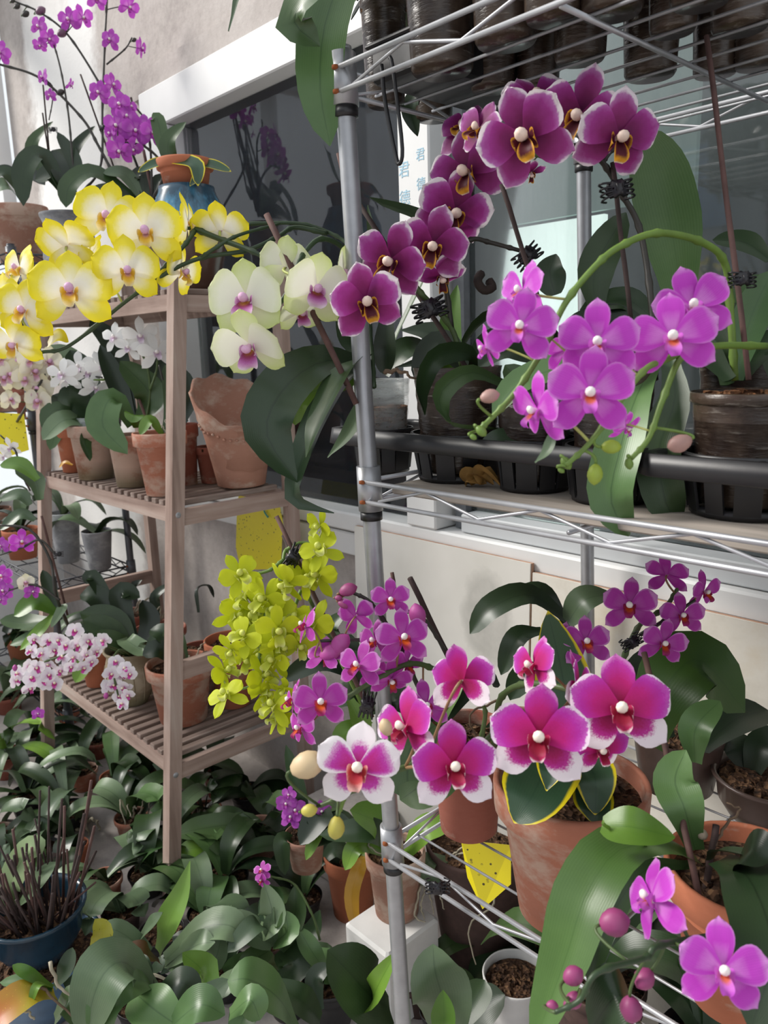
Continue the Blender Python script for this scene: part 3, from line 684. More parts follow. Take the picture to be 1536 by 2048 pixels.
kind('plum', m_petal('plum_petal', [(.05, '5a1442'), (.4, '7e1f60'), (.72, 'a0378c'), (.90, 'b868b0'), (.97, 'f0e6ea')], 'v', .26, 5), m_petal('plum_sepal', [(.05, '561140'), (.4, '781c58'), (.75, '98347e'), (.92, 'b470aa'), (1, 'ecdfe6')], 'v', .24, 5),
     m_petal('plum_lip', [(0, '3a0c18'), (.35, '5a1526'), (.62, 'd99a2a'), (.85, 'e2a93a'), (1, 'f0dccb')], 'e', .1), m_plain('column_blush', 'e6cdbd', .5, 0, .05), pl=.5, pwid=.46, sw=.34, wave=.03, lipk=.72, ppw=1.05)
kind('orchidpink', m_petal('pink_petal', [(.05, 'dc86dc'), (.3, 'cb48cb'), (.6, 'cd4fce'), (.85, 'e09ae2')], 'e', .05, 30, 'bb35bd'), m_petal('pink_sepal', [(.05, 'd87ed8'), (.3, 'c53fc4'), (.65, 'cb4ccb'), (.9, 'dd96de')], 'e', .05, 30, 'bb35bd'),
     m_petal('pink_lip', [(0, 'd9612a'), (.3, 'd46a5a'), (.5, 'cf6ecb'), (1, 'c455cb')]), COLW, pl=.5, pwid=.42, sw=.31, wave=.016, lipk=.6, ppw=1.0)
kind('rubywhite', m_petal('ruby_petal', [(.05, 'a81250'), (.5, 'be1c7c'), (.78, 'bb2fa6'), (.97, 'c45cbc'), (1, 'eedaea')], 'v', .14, 60), m_petal('ruby_sepal', [(.05, 'a01048'), (.5, 'bc1a74'), (.82, 'bb32a2'), (1, 'd588c8')], 'v', .12, 60),
     m_petal('ruby_lip', [(0, '7a0c24'), (.5, '8f1434'), (.85, 'b01f58'), (1, 'ecd5d8')]), m_plain('column_cream', 'f2e6d6', .5, 0, .04), pl=.5, pwid=.44, sw=.33, wave=.018, lipk=.6, ppw=1.05, lsep=m_petal('ruby_lateral_sepal', [(.05, '7e0c3a'), (.4, 'a81660'), (.62, 'bd2f96'), (.74, 'f1e6ec')], 'v', .18, 60))
kind('whiteruby', m_petal('whiteruby_petal', [(.1, 'c02a86'), (.32, 'c63fae'), (.48, 'dba0d0'), (.58, 'f2ecef')], 'e', .2, 70), m_petal('whiteruby_sepal', [(.1, 'b8256f'), (.45, 'c63fae'), (.62, 'f2ecef')], 'v', .2, 40),
     m_petal('whiteruby_lip', [(0, '8f1434'), (.6, 'b53a3c'), (1, 'e6b5ac')]), m_plain('column_ivory', 'f2e6d6', .5, 0, .04), pl=.5, pwid=.42, sw=.34, wave=.018, lipk=.66, ppw=1.0)
kind('magenta', m_petal('magenta_petal', [(.05, 'c05cb6'), (.3, 'b83bac'), (.6, 'bd46b2'), (.72, 'd692d2')], 'e', .05, 40, 'a02a96'), m_petal('magenta_sepal', [(.05, 'b656ac'), (.3, 'ae35a0'), (.65, 'b743ac'), (.8, 'd08cca')], 'e', .05, 40, 'a02a96'),
     m_petal('magenta_lip', [(0, 'd9641e'), (.35, 'd0521f'), (.6, 'a32a50'), (1, 'a02a76')]), COLW, pl=.5, pwid=.40, sw=.27, wave=.012, lipk=.62, ppw=.95)
kind('lime', m_petal('lime_petal', [(.1, 'bac02c'), (.6, 'c0c81c'), (1, 'c8d02a')], 'v', .1, 30), m_petal('lime_sepal', [(.1, 'b2ba2a'), (.6, 'b9c41c'), (1, 'c3cc28')], 'v', .1, 30),
     m_petal('lime_lip', [(0, 'b3bd33'), (.6, 'c2ca48'), (1, 'd6da8c')]), m_plain('column_lime', 'c3c95a', .5), pl=.47, pwid=.40, sl=.52, sw=.25, wave=.025, bend=-.12, lipk=.8, ppw=.9)
kind('whitestar', m_petal('white_petal', [(.03, 'efe4ea'), (.2, 'f6f4f2'), (1, 'f8f7f4')], 'v', .06), m_petal('white_sepal', [(.03, 'ece0e8'), (.2, 'f5f3f0'), (1, 'f7f6f3')], 'v', .06),
     m_petal('white_lip', [(0, 'd4aed0'), (.5, 'e2cce0'), (1, 'f0e6f0')]), COLW, pl=.5, pwid=.32, sw=.24, sl=.52, wave=.01, lipk=.55, ppw=.9, tipr=.7)
kind('ivory', m_petal('ivory_petal', [(.05, 'e9dfc8'), (.5, 'f0ebdc'), (1, 'efe9d2')], 'v', .06), m_petal('ivory_sepal', [(.05, 'e6dcc2'), (.5, 'ece6cd'), (1, 'e9e2bd')], 'v', .06),
     m_petal('ivory_lip', [(0, 'd0a060'), (.4, 'c98aa8'), (1, 'ecd9de')]), COLP, pl=.5, pwid=.56, sw=.40, wave=.01, lipk=.8)
kind('blossom', m_petal('blossom_petal', [(.05, 'e0bcd8'), (.4, 'efe6ee'), (1, 'f2eef1')], 'v', .07), m_petal('blossom_sepal', [(.05, 'e0bcd8'), (.4, 'eee4ec'), (1, 'f2eef1')], 'v', .07),
     m_petal('blossom_lip', [(0, 'd65a3a'), (.35, 'c8409a'), (1, 'd064b4')]), m_plain('column_yellow', 'e8dfc0', .5), pl=.5, pwid=.50, sw=.40, wave=.006, lipk=.8)
kind('violet', m_petal('violet_petal', [(.05, 'd084d0'), (.3, 'bd52c2'), (1, 'c45fc8')], 'e', .06), m_petal('violet_sepal', [(.05, 'c878c8'), (.3, 'b048b6'), (1, 'bc58c0')], 'e', .06),
     m_petal('violet_lip', [(0, 'd08a50'), (.4, 'b24ab2'), (1, 'a838a8')]), COLW, pl=.5, pwid=.44, sw=.32, wave=.012, lipk=.6)

# ================================================================== MIDDLE SHELF OF THE STEEL RACK
def tray(label, x0, x1, y0, y1, zr, cells, group=None):
    T = Thing('pot_tray', label, 'tray', ((x0+x1)/2, (y0+y1)/2, ZMID), group)
    def ring(i, z): 
        c = .02; pts = []
        for (cx, cy, a) in ((x1-i-c, y1-i-c, 0), (x0+i+c, y1-i-c, 90), (x0+i+c, y0+i+c, 180), (x1-i-c, y0+i+c, 270)):
            for k in range(4): an = math.radians(a+30*k); pts.append(Vector((cx+c*math.cos(an), cy+c*math.sin(an), z)))
        return pts
    rows = [ring(0, zr-.024), ring(-.004, zr-.022), ring(-.001, zr), ring(.007, zr), ring(.009, zr-.004), ring(.006, zr-.024)]
    v = [p for r in rows for p in r]; n = 16; f = [(i*n+k, i*n+(k+1) % n, ((i+1) % 6)*n+(k+1) % n, ((i+1) % 6)*n+k) for i in range(6) for k in range(n)]
    T.add('rim', v, f, BLACK)
    for (cx, cy, r) in cells:
        v, f = lathe([(r*.80, .004), (r*.88, .003), (r*.88, .010), (r*.80, .012)], (cx, cy, ZMID-.003), 24); bk = T.add('basket', v, f, BLACK)
        for k in range(11):
            a = 2*PI*k/11; u = Vector((math.cos(a), math.sin(a), 0)); c0 = Vector((cx, cy, ZMID+.005))+u*r*.86; c1 = Vector((cx, cy, zr-.004))+u*r*1.02
            v, f = beam(c0, c1, .020 if k % 3 else .026, .003, u); T.add('basket_rib', v, f, BLACK, None, False, bk)
        v, f = lathe([(r*1.0, -.004), (r*1.05, -.004), (r*1.05, .003), (r*1.0, .003)], (cx, cy, zr-.005), 24); T.add('basket_ring', v, f, BLACK, parent=bk)
    return T
def at(loc, z, rt, h, ratio=.8): p = Pot(); p.c = Vector((loc[0], loc[1], z)); p.rt = rt; p.rb = rt*ratio; p.h = h; p.top = p.c+Vector((0, 0, h*.93)); return p
def potted_at(name, label, loc, z, rt, h, mat, style='classic', ratio=.72, group=None, fill=SOIL, fillz=.88, cat='plant'):
    p = at(loc, z, rt, h, ratio); T = Thing(name, label, cat, p.c, group); T.p = p; T.d = depth(p.top); build_pot(T, p, mat, style, fill, fillz); return T
MC = {'a': (-.868, .803, .045), 'b': (-.735, .825, .064), 'c': (-.60, .82, .050), 'd': (-.485, .812, .050), 'e': (-.338, .838, .064)}
tray('long black pot tray with open baskets beside the steel post', -.925, -.424, .742, .91, 1.286, [MC[k] for k in 'abcd'])
tray('black pot tray under the big clear pot of brown bark', -.412, -.10, .742, .93, 1.286, [MC['e'], (-.19, .84, .06)])
def mid(name, label, k, h, style='ribbed', mat=CLEARD, fz=.9):
    x, y, r = MC[k]; return potted_at(name, label, (x, y), ZMID+.010, r*.95, h, mat, style, .80, fill=BARK, fillz=fz)

# --- yellow orchid in the crinkled clear pot behind the post
A = mid('potted_orchid', 'yellow and cream orchid spray arching left from a crinkled clear pot behind the steel post', 'a', .128, mat=CLEAR, fz=.6)
v, f = lathe([(.0328, .004), (.039, .088)], A.p.c, 24); A.add('root_ball', v, f, BARK)
stem(A, '748,775 742,690,.03 728,560,.05 703,500,.07 670,471,.08 597,447,.08 473,449,.06 386,456,.03 338,454,0', 5.0, STEMG, d=1.06)
stem(A, '655,467,.08 590,455,.07 553,475,.05 492,501,.03 401,516,.02 328,549,0 255,600,0 140,690,.0 80,705,.0', 5.0, STEMG, d=1.06)
stem(A, '386,456,.03 440,478,.02 510,505,.0 552,532,.0 566,545,0', 6.0, STEMG, d=1.06)
stem(A, '390,458,.03 375,483,.01 325,538,0 300,560,0', 5.0, STEMG, d=1.06); stem(A, '401,516,.02 432,495,.01 478,470,.02 560,447,.05', 4.2, STEMG, d=1.06)
for (x, y, wd, yw, pt, rl, dd) in ((215, 437, 142, -14, 8, -8, -.01), (292, 466, 150, -6, 4, 10, -.03), (254, 543, 136, 4, -2, 4, -.05), (141, 583, 165, -8, 6, 6, -.06),
        (48, 622, 125, -25, -4, -6, -.03), (28, 688, 112, -20, -28, 0, -.02), (362, 545, 112, 48, -6, -12, .02), (441, 462, 120, 168, 20, 0, .03), (376, 448, 110, 74, 8, 4, .03),
        (134, 492, 132, 160, 34, -20, .0), (40, 540, 105, -62, 8, 6, .01), (2, 600, 110, -50, 8, 12, .0), (178, 510, 90, -120, 20, 0, .03)):
    flower(A, 'yellow', x, y, wd, dd, yw, pt, rl, d=1.06, pmat=PED_L)
lf(A, '96,690 118,672,-.01 137,684,0', 36, MATS['yellow_sepal'], d=1.05, prof='oval', name='sepal_fallen')
# --- cream orchid in the same corner
B = Thing('potted_orchid', 'cream orchid with speckled violet lips drooping on a brown stake by the post', 'plant', (-.842, .935, ZMID)); B.d = 1.1; 
B.p = at((-.842, .935), ZMID, .042, .15, .8); build_pot(B, B.p, CLEARD, 'ribbed', BARK)
stake(B, '533,428,-.02 713,808,0', 6.5, STAKE, d=1.05); 
stem(B, '735,800,.08 728,690,.05 710,560,.05 690,500,.03 640,478,.0 600,520,-.03 579,577,-.04 528,653,-.04 512,690,-.04', 6, STEMG, d=1.05)
for (x, y, wd, yw, pt, rl, dd) in ((493, 600, 150, -18, -2, 8, -.06), (500, 692, 148, -20, -34, 10, -.07), (632, 580, 138, 10, -6, -12, -.05), (572, 535, 120, 150, 14, 8, -.01), (600, 622, 98, 30, -34, 8, -.02), (688, 545, 100, 62, 4, -6, -.02)):
    flower(B, 'cream', x, y, wd, dd, yw, pt, rl, d=1.05, pmat=PED_L)
lf(B, '735,735,.03 650,722,-.01 570,775,-.04 533,865,-.05 596,965,-.05', 108, LEAFD, d=1.08, fold=.25, roll=10)
lf(B, '735,740,.03 690,760,0 640,830,-.04 600,930,-.04 590,1000,-.03 668,1026,-.03', 66, LEAFD, d=1.07, fold=.3, roll=-20, prof='lance')
lf(B, '735,715,.02 690,745,-.02 635,850,-.05 612,915,-.05', 86, LEAF, d=1.06, fold=.3, roll=-35, prof='lance')
lf(B, '740,720,.05 700,690,.02 672,640,0', 42, LEAFG, d=1.1, prof='oval'); lf(B, '735,745,.02 660,770,0 600,800,.0 590,850,.01', 60, LEAFL, d=1.1, roll=40)
lf(B, '745,760,.03 700,860,.0 655,915,-.01', 34, LEAFG, d=1.12, prof='lance'); lf(B, '770,745,.03 770,690,.02 775,610,.03', 46, LEAFD, d=1.1, prof='oval'); lf(B, '770,750,.05 810,700,.05 868,700,.07', 60, LEAF, d=1.12)
lf(B, '762,735,.08 770,620,.1 735,410,.05', 34, LEAF, d=1.1, roll=40); lf(B, '780,700,.1 870,470,.1 740,395,.02', 28, LEAF, d=1.15, roll=30)
stake(B, '677,306 705,430,.02', 5.0, STAKE, d=1.1)
# --- dark plum orchid, lower spray
C = mid('potted_orchid', 'plum orchid with white-edged petals, lower spray crossing the steel post', 'b', .145)
stake(C, '704,386,-.02 965,785,-.03', 5.0, STAKED)
stem(C, '925,735,-.02 903,657,-.03 845,590,-.06 812,555,-.07 790,590,-.08 760,610,-.09 735,640,-.08', 6.0, STEM); stem(C, '903,657,-.03 890,520,-.06 940,480,-.06 980,485,-.05 1035,500,-.05 1060,505,-.05', 5.5, STEMD)
stem(C, '890,520,-.06 905,470,-.06 940,410,-.06 945,370,-.06', 4.5, STEMD)
for (x, y, wd, yw, pt, rl, dd) in ((936, 345, 160, -24, -4, 18, -.09), (908, 424, 156, 6, -20, -22, -.08), (866, 492, 148, -6, -16, -14, -.10), (782, 522, 152, -24, -16, -22, -.10), (733, 606, 152, 8, -6, 16, -.14), (882, 552, 100, 24, -52, 10, -.07), (930, 262, 120, -30, 36, 0, -.05)):
    flower(C, 'plum', x, y, wd, dd, yw, pt, rl, pmat=STEMD)
clip(C, 860, 615, 28, -.07, ang=20); clip(C, 1057, 508, 24, -.07, ang=40)
lf(C, '950,740,-.02 935,705,-.05 870,715,-.09 842,775,-.09 850,830,-.08', 46, LEAF, roll=62, fold=.3); lf(C, '1010,770,-.04 940,745,-.1 880,790,-.12 905,850,-.12 1000,858,-.08', 46, LEAF, roll=50, fold=.25)
lf(C, '930,740 880,690,.02 830,760,.02', 70, LEAFD); lf(C, '950,740 1010,700 1080,720', 60, LEAFD); lf(C, '905,760,.03 900,660,.05 915,570,.05', 48, LEAFL, prof='oval'); lf(C, '920,740,.04 870,670,.08 800,660,.1', 60, LEAFD, prof='lance'); lf(C, '925,742,.03 990,680,.05 1050,690,.06', 58, LEAFD)
lf(C, '930,745,.03 880,720,.06 790,735,.06', 44, LEAFD, prof='lance')
rootline(C, '770,745,-.05 800,742,-.07 835,760,-.06', 5, ROOTB)
v, f = tube(spline(px(C, '962,548,-.06 955,562,-.07 968,580,-.07 985,575,-.065 978,562,-.06'), 12), .006, 7); C.add('withered_flower', v, f, m_plain('withered', '2c211c', .9, 0, .5))
# --- plum orchid, upper spray
D = mid('potted_orchid', 'plum orchid with white-edged petals, upper spray under the top shelf', 'd', .15)
stem(D, '1310,760,.0 1302,600,.02 1280,460,.03 1245,390,.02 1205,325,0 1160,295,-.02 1120,290,-.03', 7, STEMD); stem(D, '1205,325,0 1225,300,0 1260,280,0', 5, STEMD); stem(D, '1160,295,-.02 1080,312,-.03 1020,280,-.03', 4.5, STEM)
for (x, y, wd, yw, pt, rl, dd) in ((1050, 276, 190, -10, 0, 24, -.08), (1162, 232, 172, -24, -8, -18, -.04), (1236, 276, 170, 18, -10, -16, -.06), (1070, 205, 140, 20, 38, 10, .0), (1062, 345, 60, 20, -60, 0, .0), (958, 262, 110, -44, 22, -8, -.03)):
    flower(D, 'plum', x, y, wd, dd, yw, pt, rl, pmat=STEM)
clip(D, 1238, 375, 27, -.03, ang=10); stake(D, '1225,325 1262,640,.02', 5, STAKED); stake(D, '1003,368,.02 1090,640,.06', 5, STAKED)
lf(D, '1365,650,.06 1350,500,.08 1320,360,.07 1283,256,.05', 122, m_leaf('leaf_upright_green', '46662f', '6f8f50'), fold=.12, prof='strap'); lf(D, '1195,640,.06 1190,540,.06 1252,425,.06', 74, LEAF, roll=-30)
lf(D, '1310,720,-.02 1270,800,-.05 1240,900,-.07 1222,1000,-.07 1258,1072,-.06', 96, LEAFM, fold=.35); lf(D, '1340,720,-.02 1350,800,-.04 1318,900,-.05 1330,1000,-.05 1360,1052,-.04', 88, LEAF, fold=.3)
lf(D, '1310,640,.05 1250,600,.06 1160,620,.07', 60, LEAFD); lf(D, '1110,590,.1 1100,545,.1 1112,508,.1', 62, LEAFD, prof='oval'); lf(D, '1300,720,.03 1230,650,.05 1120,660,.06', 90, LEAFD); lf(D, '1320,720,.03 1400,640,.05 1490,640,.05', 90, LEAFD)
lf(D, '1290,740,-.02 1200,720,-.02 1050,760,-.0 985,830,.0', 70, LEAFM); lf(D, '1300,730,0 1180,760,.02 1020,770,.04', 90, LEAFD)
# --- bright pink orchid in the big pot at the right
E_ = mid('potted_orchid', 'bright pink orchid with many buds in a clear pot of brown bark', 'e', .118, 'plastic', fz=.93)
stem(E_, '1470,760,.02 1462,640,.0 1451,530,-.02 1405,485,-.05 1320,466,-.08 1250,488,-.10 1198,525,-.11 1132,604,-.12 1085,700,-.13 1030,785,-.13 983,836,-.13 955,862,-.13', 7.5, MATS['stem_lime'])
stem(E_, '1536,692,-.03 1430,692,-.10 1365,712,-.13 1325,800,-.14 1298,875,-.14 1262,918,-.14', 7, STEML); stem(E_, '1400,690,-.11 1330,720,-.14 1281,749,-.15 1186,878,-.15 1132,931,-.15', 7, STEML)
for (x, y, wd, yw, pt, rl, dd) in ((1041, 655, 150, -8, 2, -8, -.15), (1046, 585, 130, -52, 12, 4, -.10), (1196, 687, 164, -4, 0, -4, -.16), (1345, 677, 178, 4, 2, 4, -.16), (1384, 615, 160, 14, 8, 12, -.11), (1180, 788, 180, 2, -4, -2, -.18), (1076, 822, 148, -56, -8, -6, -.15), (972, 695, 90, -70, -16, 20, -.11), (1128, 702, 90, -150, 20, 0, -.10), (1252, 855, 70, 60, -40, 20, -.12)):
    flower(E_, 'orchidpink', x, y, wd, dd, yw, pt, rl, pmat=PED_L)
BUDB = m_plain('bud_brown_pink', 'a8837a', .5); BUDG = m_plain('bud_green', '93a53a', .5)
for (x, y, r, m, a) in ((979, 793, 15, BUDB, -75), (1360, 886, 19, BUDB, 110), (1222, 894, 15, BUDG, -90), (1190, 948, 16, BUDG, 175), (1258, 927, 9, MATS['stem_lime'], 190), (962, 862, 10, MATS['stem_lime'], 225), (946, 874, 6, MATS['stem_lime'], 240), (1132, 926, 11, MATS['stem_lime'], 215), (1122, 940, 6, MATS['stem_lime'], 230)):
    bud(E_, x, y, r, m, -.145, ang=a, pmat=MATS['stem_lime'])
stake(E_, '1413,72,.04 1498,760,.0', 5.5, STAKE); clip(E_, 1490, 556, 22, -.03, ang=0)
lf(E_, '1470,760,.03 1500,640,.06 1545,540,.08', 70, LEAFM, roll=-20); lf(E_, '1480,760,.04 1520,700,.06 1580,690,.05', 80, LEAFD); lf(E_, '1455,770,.03 1440,690,.08 1400,620,.1', 60, LEAF)
lf(E_, '1540,520,.15 1490,485,.18 1425,480,.2', 50, LEAFD, d=.95); lf(E_, '1560,560,.1 1500,580,.12 1455,650,.14', 50, LEAFM, d=.9, roll=20)
lf(E_, '1110,850,-.15 1095,900,-.15 1070,925,-.15', 24, LEAFG, prof='lance'); lf(E_, '1460,760,.0 1400,700,.06 1330,700,.1', 60, LEAFD)
G = mid('potted_orchid', 'leafy orchid without flowers in a clear pot between the pink orchid and the plum orchids', 'c', .10)
lf(G, '1065,860,.0 1010,880,-.02 960,900,-.02', 60, LEAFD); lf(G, '1065,850,.02 1110,820 1160,850,-.02', 60, LEAFD); lf(G, '1065,850,.04 1050,780,.05 1010,730,.06', 60, LEAF); lf(G, '1070,850,.03 1130,780,.05 1180,760,.06', 60, LEAFD)
# back row on the board
for (nm, loc, r, h, lab, sd) in (('a', (-.70, 1.06), .055, .15, 'dark leafy orchid in the back row between the window and the plum orchids', 3), ('b', (-.44, 1.07), .06, .16, 'dark leafy orchid in the back row beside the rear steel post', 8), ('c', (-.2, 1.05), .06, .16, 'dark leafy orchid in the back row behind the pink orchid', 5)):
    T = potted_at('potted_orchid', lab, loc, ZMID, r, h, CLEARD, 'ribbed', .8, fill=BARK); rosette(T, 6, .2, .06, mats=[LEAFD, LEAF], seed=sd, el=(20, 65), a0=200+sd*13)
# fallen dry leaf and the terracotta pot cut by the frame edge
dl = Thing('dry_leaf', 'crumpled brown dry leaf on the board beside the black baskets', 'leaf', onZ(955, 972, ZMID)); dm = m_plain('dry_leaf', '8f6a32', .8, 0, .35)
q = dl.org
for k in range(3): leaf(dl, [q+Vector((.012*k-.02, .004*k, .002)), q+Vector((.012*k-.008, -.006, .014+.004*k)), q+Vector((.012*k+.012, .004, .004))], .022, dm, 'oval', fold=.7, roll=40*k-30, name='leaf_blade')
# ================================================================== TOP SHELF OF THE STEEL RACK
def toppot(label, x, y, rpx, h=.13, seed=1, n=0, L=.22):
    c = onZ(x, y, ZTOP); r = rpx*depth(c)/F; T = potted_at('potted_orchid', label, (c.x, c.y), ZTOP, r*1.22, h, CLEARD, 'plastic', .82, fill=BARK)
    rosette(T, 5, .18, .055, mats=[LEAFD, LEAF], seed=seed, el=(35, 75)); return T
for k, (x, y, r, lab) in enumerate(((772, 212, 38, 'clear pot on the top shelf behind the black hook'), (868, 240, 37, 'clear pot on the top shelf above the printed window mullion'), (884, 146, 62, 'clear pot on the top shelf nearest the front corner post'), (1012, 88, 62, 'second clear pot along the front of the top shelf'),
        (1222, 28, 62, 'third clear pot along the front of the top shelf'), (1160, 122, 50, 'clear pot on the top shelf right above the plum flowers'), (1345, 66, 45, 'small clear pot on the top shelf beside the long stake'), (1300, 154, 50, 'clear pot in the back row of the top shelf above the tall green leaf'), (1480, 60, 55, 'clear pot on the top shelf at the right of the long stake'))):
    T = toppot(lab, x, y, r, seed=20+k)
    if k == 2:
        lf(T, '830,-80,.0 740,-100,-.06 640,-30,-.08 588,40,-.06 640,92,-.05', 92, LEAF, d=.98, fold=.2, roll=-10)
        lf(T, '830,-80,.02 720,-90,-.02 655,30,-.03 640,170,-.02 660,292,-.0', 104, LEAFM, d=1.0, fold=.15)
        lf(T, '860,-90,0 870,-50,-.02 866,20,-.02', 34, LEAFL, d=.93, prof='lance')
        lf(T, '820,-90,0 640,-160,-.04 500,-60,-.06 457,62,-.06', 34, LEAFG, d=1.02, prof='lance')
    if k == 1: lf(T, '840,170,.0 822,220,.02 835,272,.02', 40, LEAFD, prof='oval')
for k, (x, y, r) in enumerate(((985, 180, 44), (1075, 178, 42), (1430, 150, 42), (1520, 132, 50), (1105, 40, 55), (1400, 8, 58))):
    T = toppot('clear nursery pot seen from below through the wires of the top shelf', x, y, r, seed=60+k); T.o['group'] = 'clear pots crowded on the top wire shelf'
T = Thing('seed_tray', 'black plastic tray edge lying on the front of the top shelf', 'tray', (-.79, .8, ZTOP)); v, f = box(-.80, -.70, .74, 1.0, ZTOP+.003, ZTOP+.045, .004); T.add('tray_body', v, f, BLACK, None, False)
v, f = box(-.806, -.694, .734, 1.006, ZTOP+.045, ZTOP+.051, .002); T.add('tray_lip', v, f, BLACK, None, False)

# ================================================================== LOWER SHELF OF THE STEEL RACK
BUDM = m_plain('bud_magenta', '8f3a6a', .5); BUDP = m_plain('bud_pink', 'a8458c', .5); BUDC = m_plain('bud_cream', 'c3ab86', .5, 0, .1); BUDY = m_plain('bud_yellow_green', 'b3a84a', .5)
# --- lime orchid hanging left of the post
H = potted_at('potted_orchid', 'lime yellow orchid cascade hanging off the lower shelf beside the wooden shelf', (-.745, .985), ZLOW, .045, .13, TERRAD, 'classic')
stake(H, '553,1032 745,1435,.0', 4.5, STAKE, d=1.13); stake(H, '566,1070 735,1400,.03', 4, STAKED, d=1.14); clip(H, 587, 1115, 22, -.02, d=1.13, ang=60)
stem(H, '740,1440,.02 690,1340,.03 620,1200,.02 600,1150,0 572,1100,0 563,1160,-.02 556,1200,-.02 533,1220,-.03 522,1290,-.03 512,1360,-.03', 4.2, MATS['stem_lime'], d=1.13)
stem(H, '572,1100 600,1086 632,1088', 4, MATS['stem_lime'], d=1.13); stem(H, '566,1120,-.01 540,1140,-.02 505,1150,-.02', 4, MATS['stem_lime'], d=1.13); stem(H, '522,1345,-.03 500,1372,-.03 462,1382,-.03', 3.5, MATS['stem_lime'], d=1.13)
stem(H, '602,1180,.0 585,1230,0 565,1310,0 570,1350,0 560,1400,0', 4, MATS['stem_lime'], d=1.15); stem(H, '620,1200,.02 640,1240,.02', 3.5, STEM, d=1.13)
rg = random.Random(4)
for (x, y, wd) in ((640, 1052, 62), (641, 1100, 78), (636, 1150, 80), (575, 1165, 84), (605, 1160, 70), (480, 1150, 78), (492, 1192, 82), (530, 1196, 84), (470, 1232, 74), (505, 1240, 86), (548, 1222, 82), (488, 1272, 74), (556, 1258, 86), (590, 1240, 70), (628, 1248, 84), (598, 1292, 70), (528, 1300, 90), (490, 1318, 70), (462, 1300, 66), (450, 1342, 72), (452, 1392, 74), (525, 1352, 78), (548, 1318, 74), (528, 1386, 74), (548, 1412, 78), (556, 1440, 62), (570, 1380, 60), (515, 1215, 70), (560, 1290, 70)):
    flower(H, 'lime', x, y, wd*1.18, rg.uniform(-.06, -.01), rg.uniform(-60, 50), rg.uniform(-55, 30), rg.uniform(-50, 50), d=1.13, pmat=PED_L)
lf(H, '700,1350,.05 640,1325,.02 563,1362,.0', 52, LEAFD, d=1.16); lf(H, '710,1345,.06 690,1290,.06 620,1330,.05', 50, LEAFD, d=1.18); lf(H, '690,1290,.06 660,1260,.08 690,1225,.08', 36, LEAF, d=1.18)
lf(H, '745,1420,.02 700,1390,.0 640,1420,.03', 60, LEAF, d=1.16); lf(H, '740,1430,.02 735,1360,.05 700,1300,.07', 56, LEAF, d=1.16); lf(H, '740,1440,.0 690,1470,-.02 700,1530,0', 50, LEAFL, d=1.14); lf(H, '700,1400 725,1450,-.02 728,1500,-.02', 40, LEAFL, d=1.12, prof='lance')
# --- magenta orchid in front of the post
I_ = potted_at('potted_orchid', 'magenta orchid with orange lips and round buds around the steel post', (-.632, .975), ZLOW, .05, .13, BLACK, 'plastic')
stem(I_, '880,1440,.06 905,1365,.02 860,1335,-.02 817,1328,-.05 758,1355,-.07 693,1394,-.08 660,1400,-.08', 6, STEM, d=1.08); stem(I_, '870,1440,.06 830,1360,.0 800,1290,-.03 760,1230,-.05 735,1200,-.05 705,1185,-.05', 5, STEMD, d=1.08)
stem(I_, '800,1290,-.03 720,1280,-.05 640,1282,-.07', 4.5, STEMD, d=1.08); stem(I_, '800,1220,-.04 845,1235,-.03 890,1300,.0', 4.5, STEMD, d=1.08)
stake(I_, '820,1156,-.03 925,1372,.04', 6, STAKED, d=1.08); stake(I_, '784,1145,.05 800,1240,.06', 4, STAKE, d=1.1)
for (x, y, wd, yw, pt, rl, dd) in ((781, 1200, 84, 4, -6, 4, -.09), (806, 1277, 114, 14, 0, 6, -.11), (718, 1332, 100, -34, 4, -10, -.11), (641, 1406, 116, 2, -4, 0, -.13), (610, 1252, 84, -72, 14, 10, -.07), (712, 1232, 86, 150, 26, -14, -.07), (602, 1456, 88, -58, -10, -8, -.11), (782, 1360, 90, 20, -40, 10, -.06), (852, 1412, 100, 12, -6, 4, -.07), (584, 1402, 86, -76, 6, 10, -.09), (752, 1284, 90, -50, 6, 6, -.07), (752, 1345, 76, 40, 10, 0, -.04), (648, 1312, 80, 160, -30, 0, -.07), (812, 1330, 84, 50, -12, 0, -.04)):
    flower(I_, 'magenta', x, y, wd, dd, yw, pt, rl, d=1.08, pmat=PED_P)
for (x, y, r, a, m) in ((696, 1180, 14, -70, BUDM), (688, 1208, 10, -110, BUDM), (677, 1196, 6, -90, BUDM), (836, 1231, 18, 15, BUDP), (680, 1290, 19, -40, BUDP), (660, 1306, 17, -70, BUDP)): bud(I_, x, y, r, m, -.07, d=1.08, ang=a, pmat=PED_P)
lf(I_, '880,1450,.04 900,1380,.08 930,1310,.1', 50, LEAFL, d=1.1); lf(I_, '870,1450 820,1500,-.02 815,1600,-.03', 120, LEAF, d=1.1, fold=.1); lf(I_, '880,1455,.05 960,1360,.1 1000,1370,.12', 40, LEAFD, d=1.1); lf(I_, '860,1450,.02 800,1400,.03 760,1430,.04', 60, LEAFD, d=1.12)
clip(I_, 735, 1412, 22, -.03, d=1.08, ang=80)
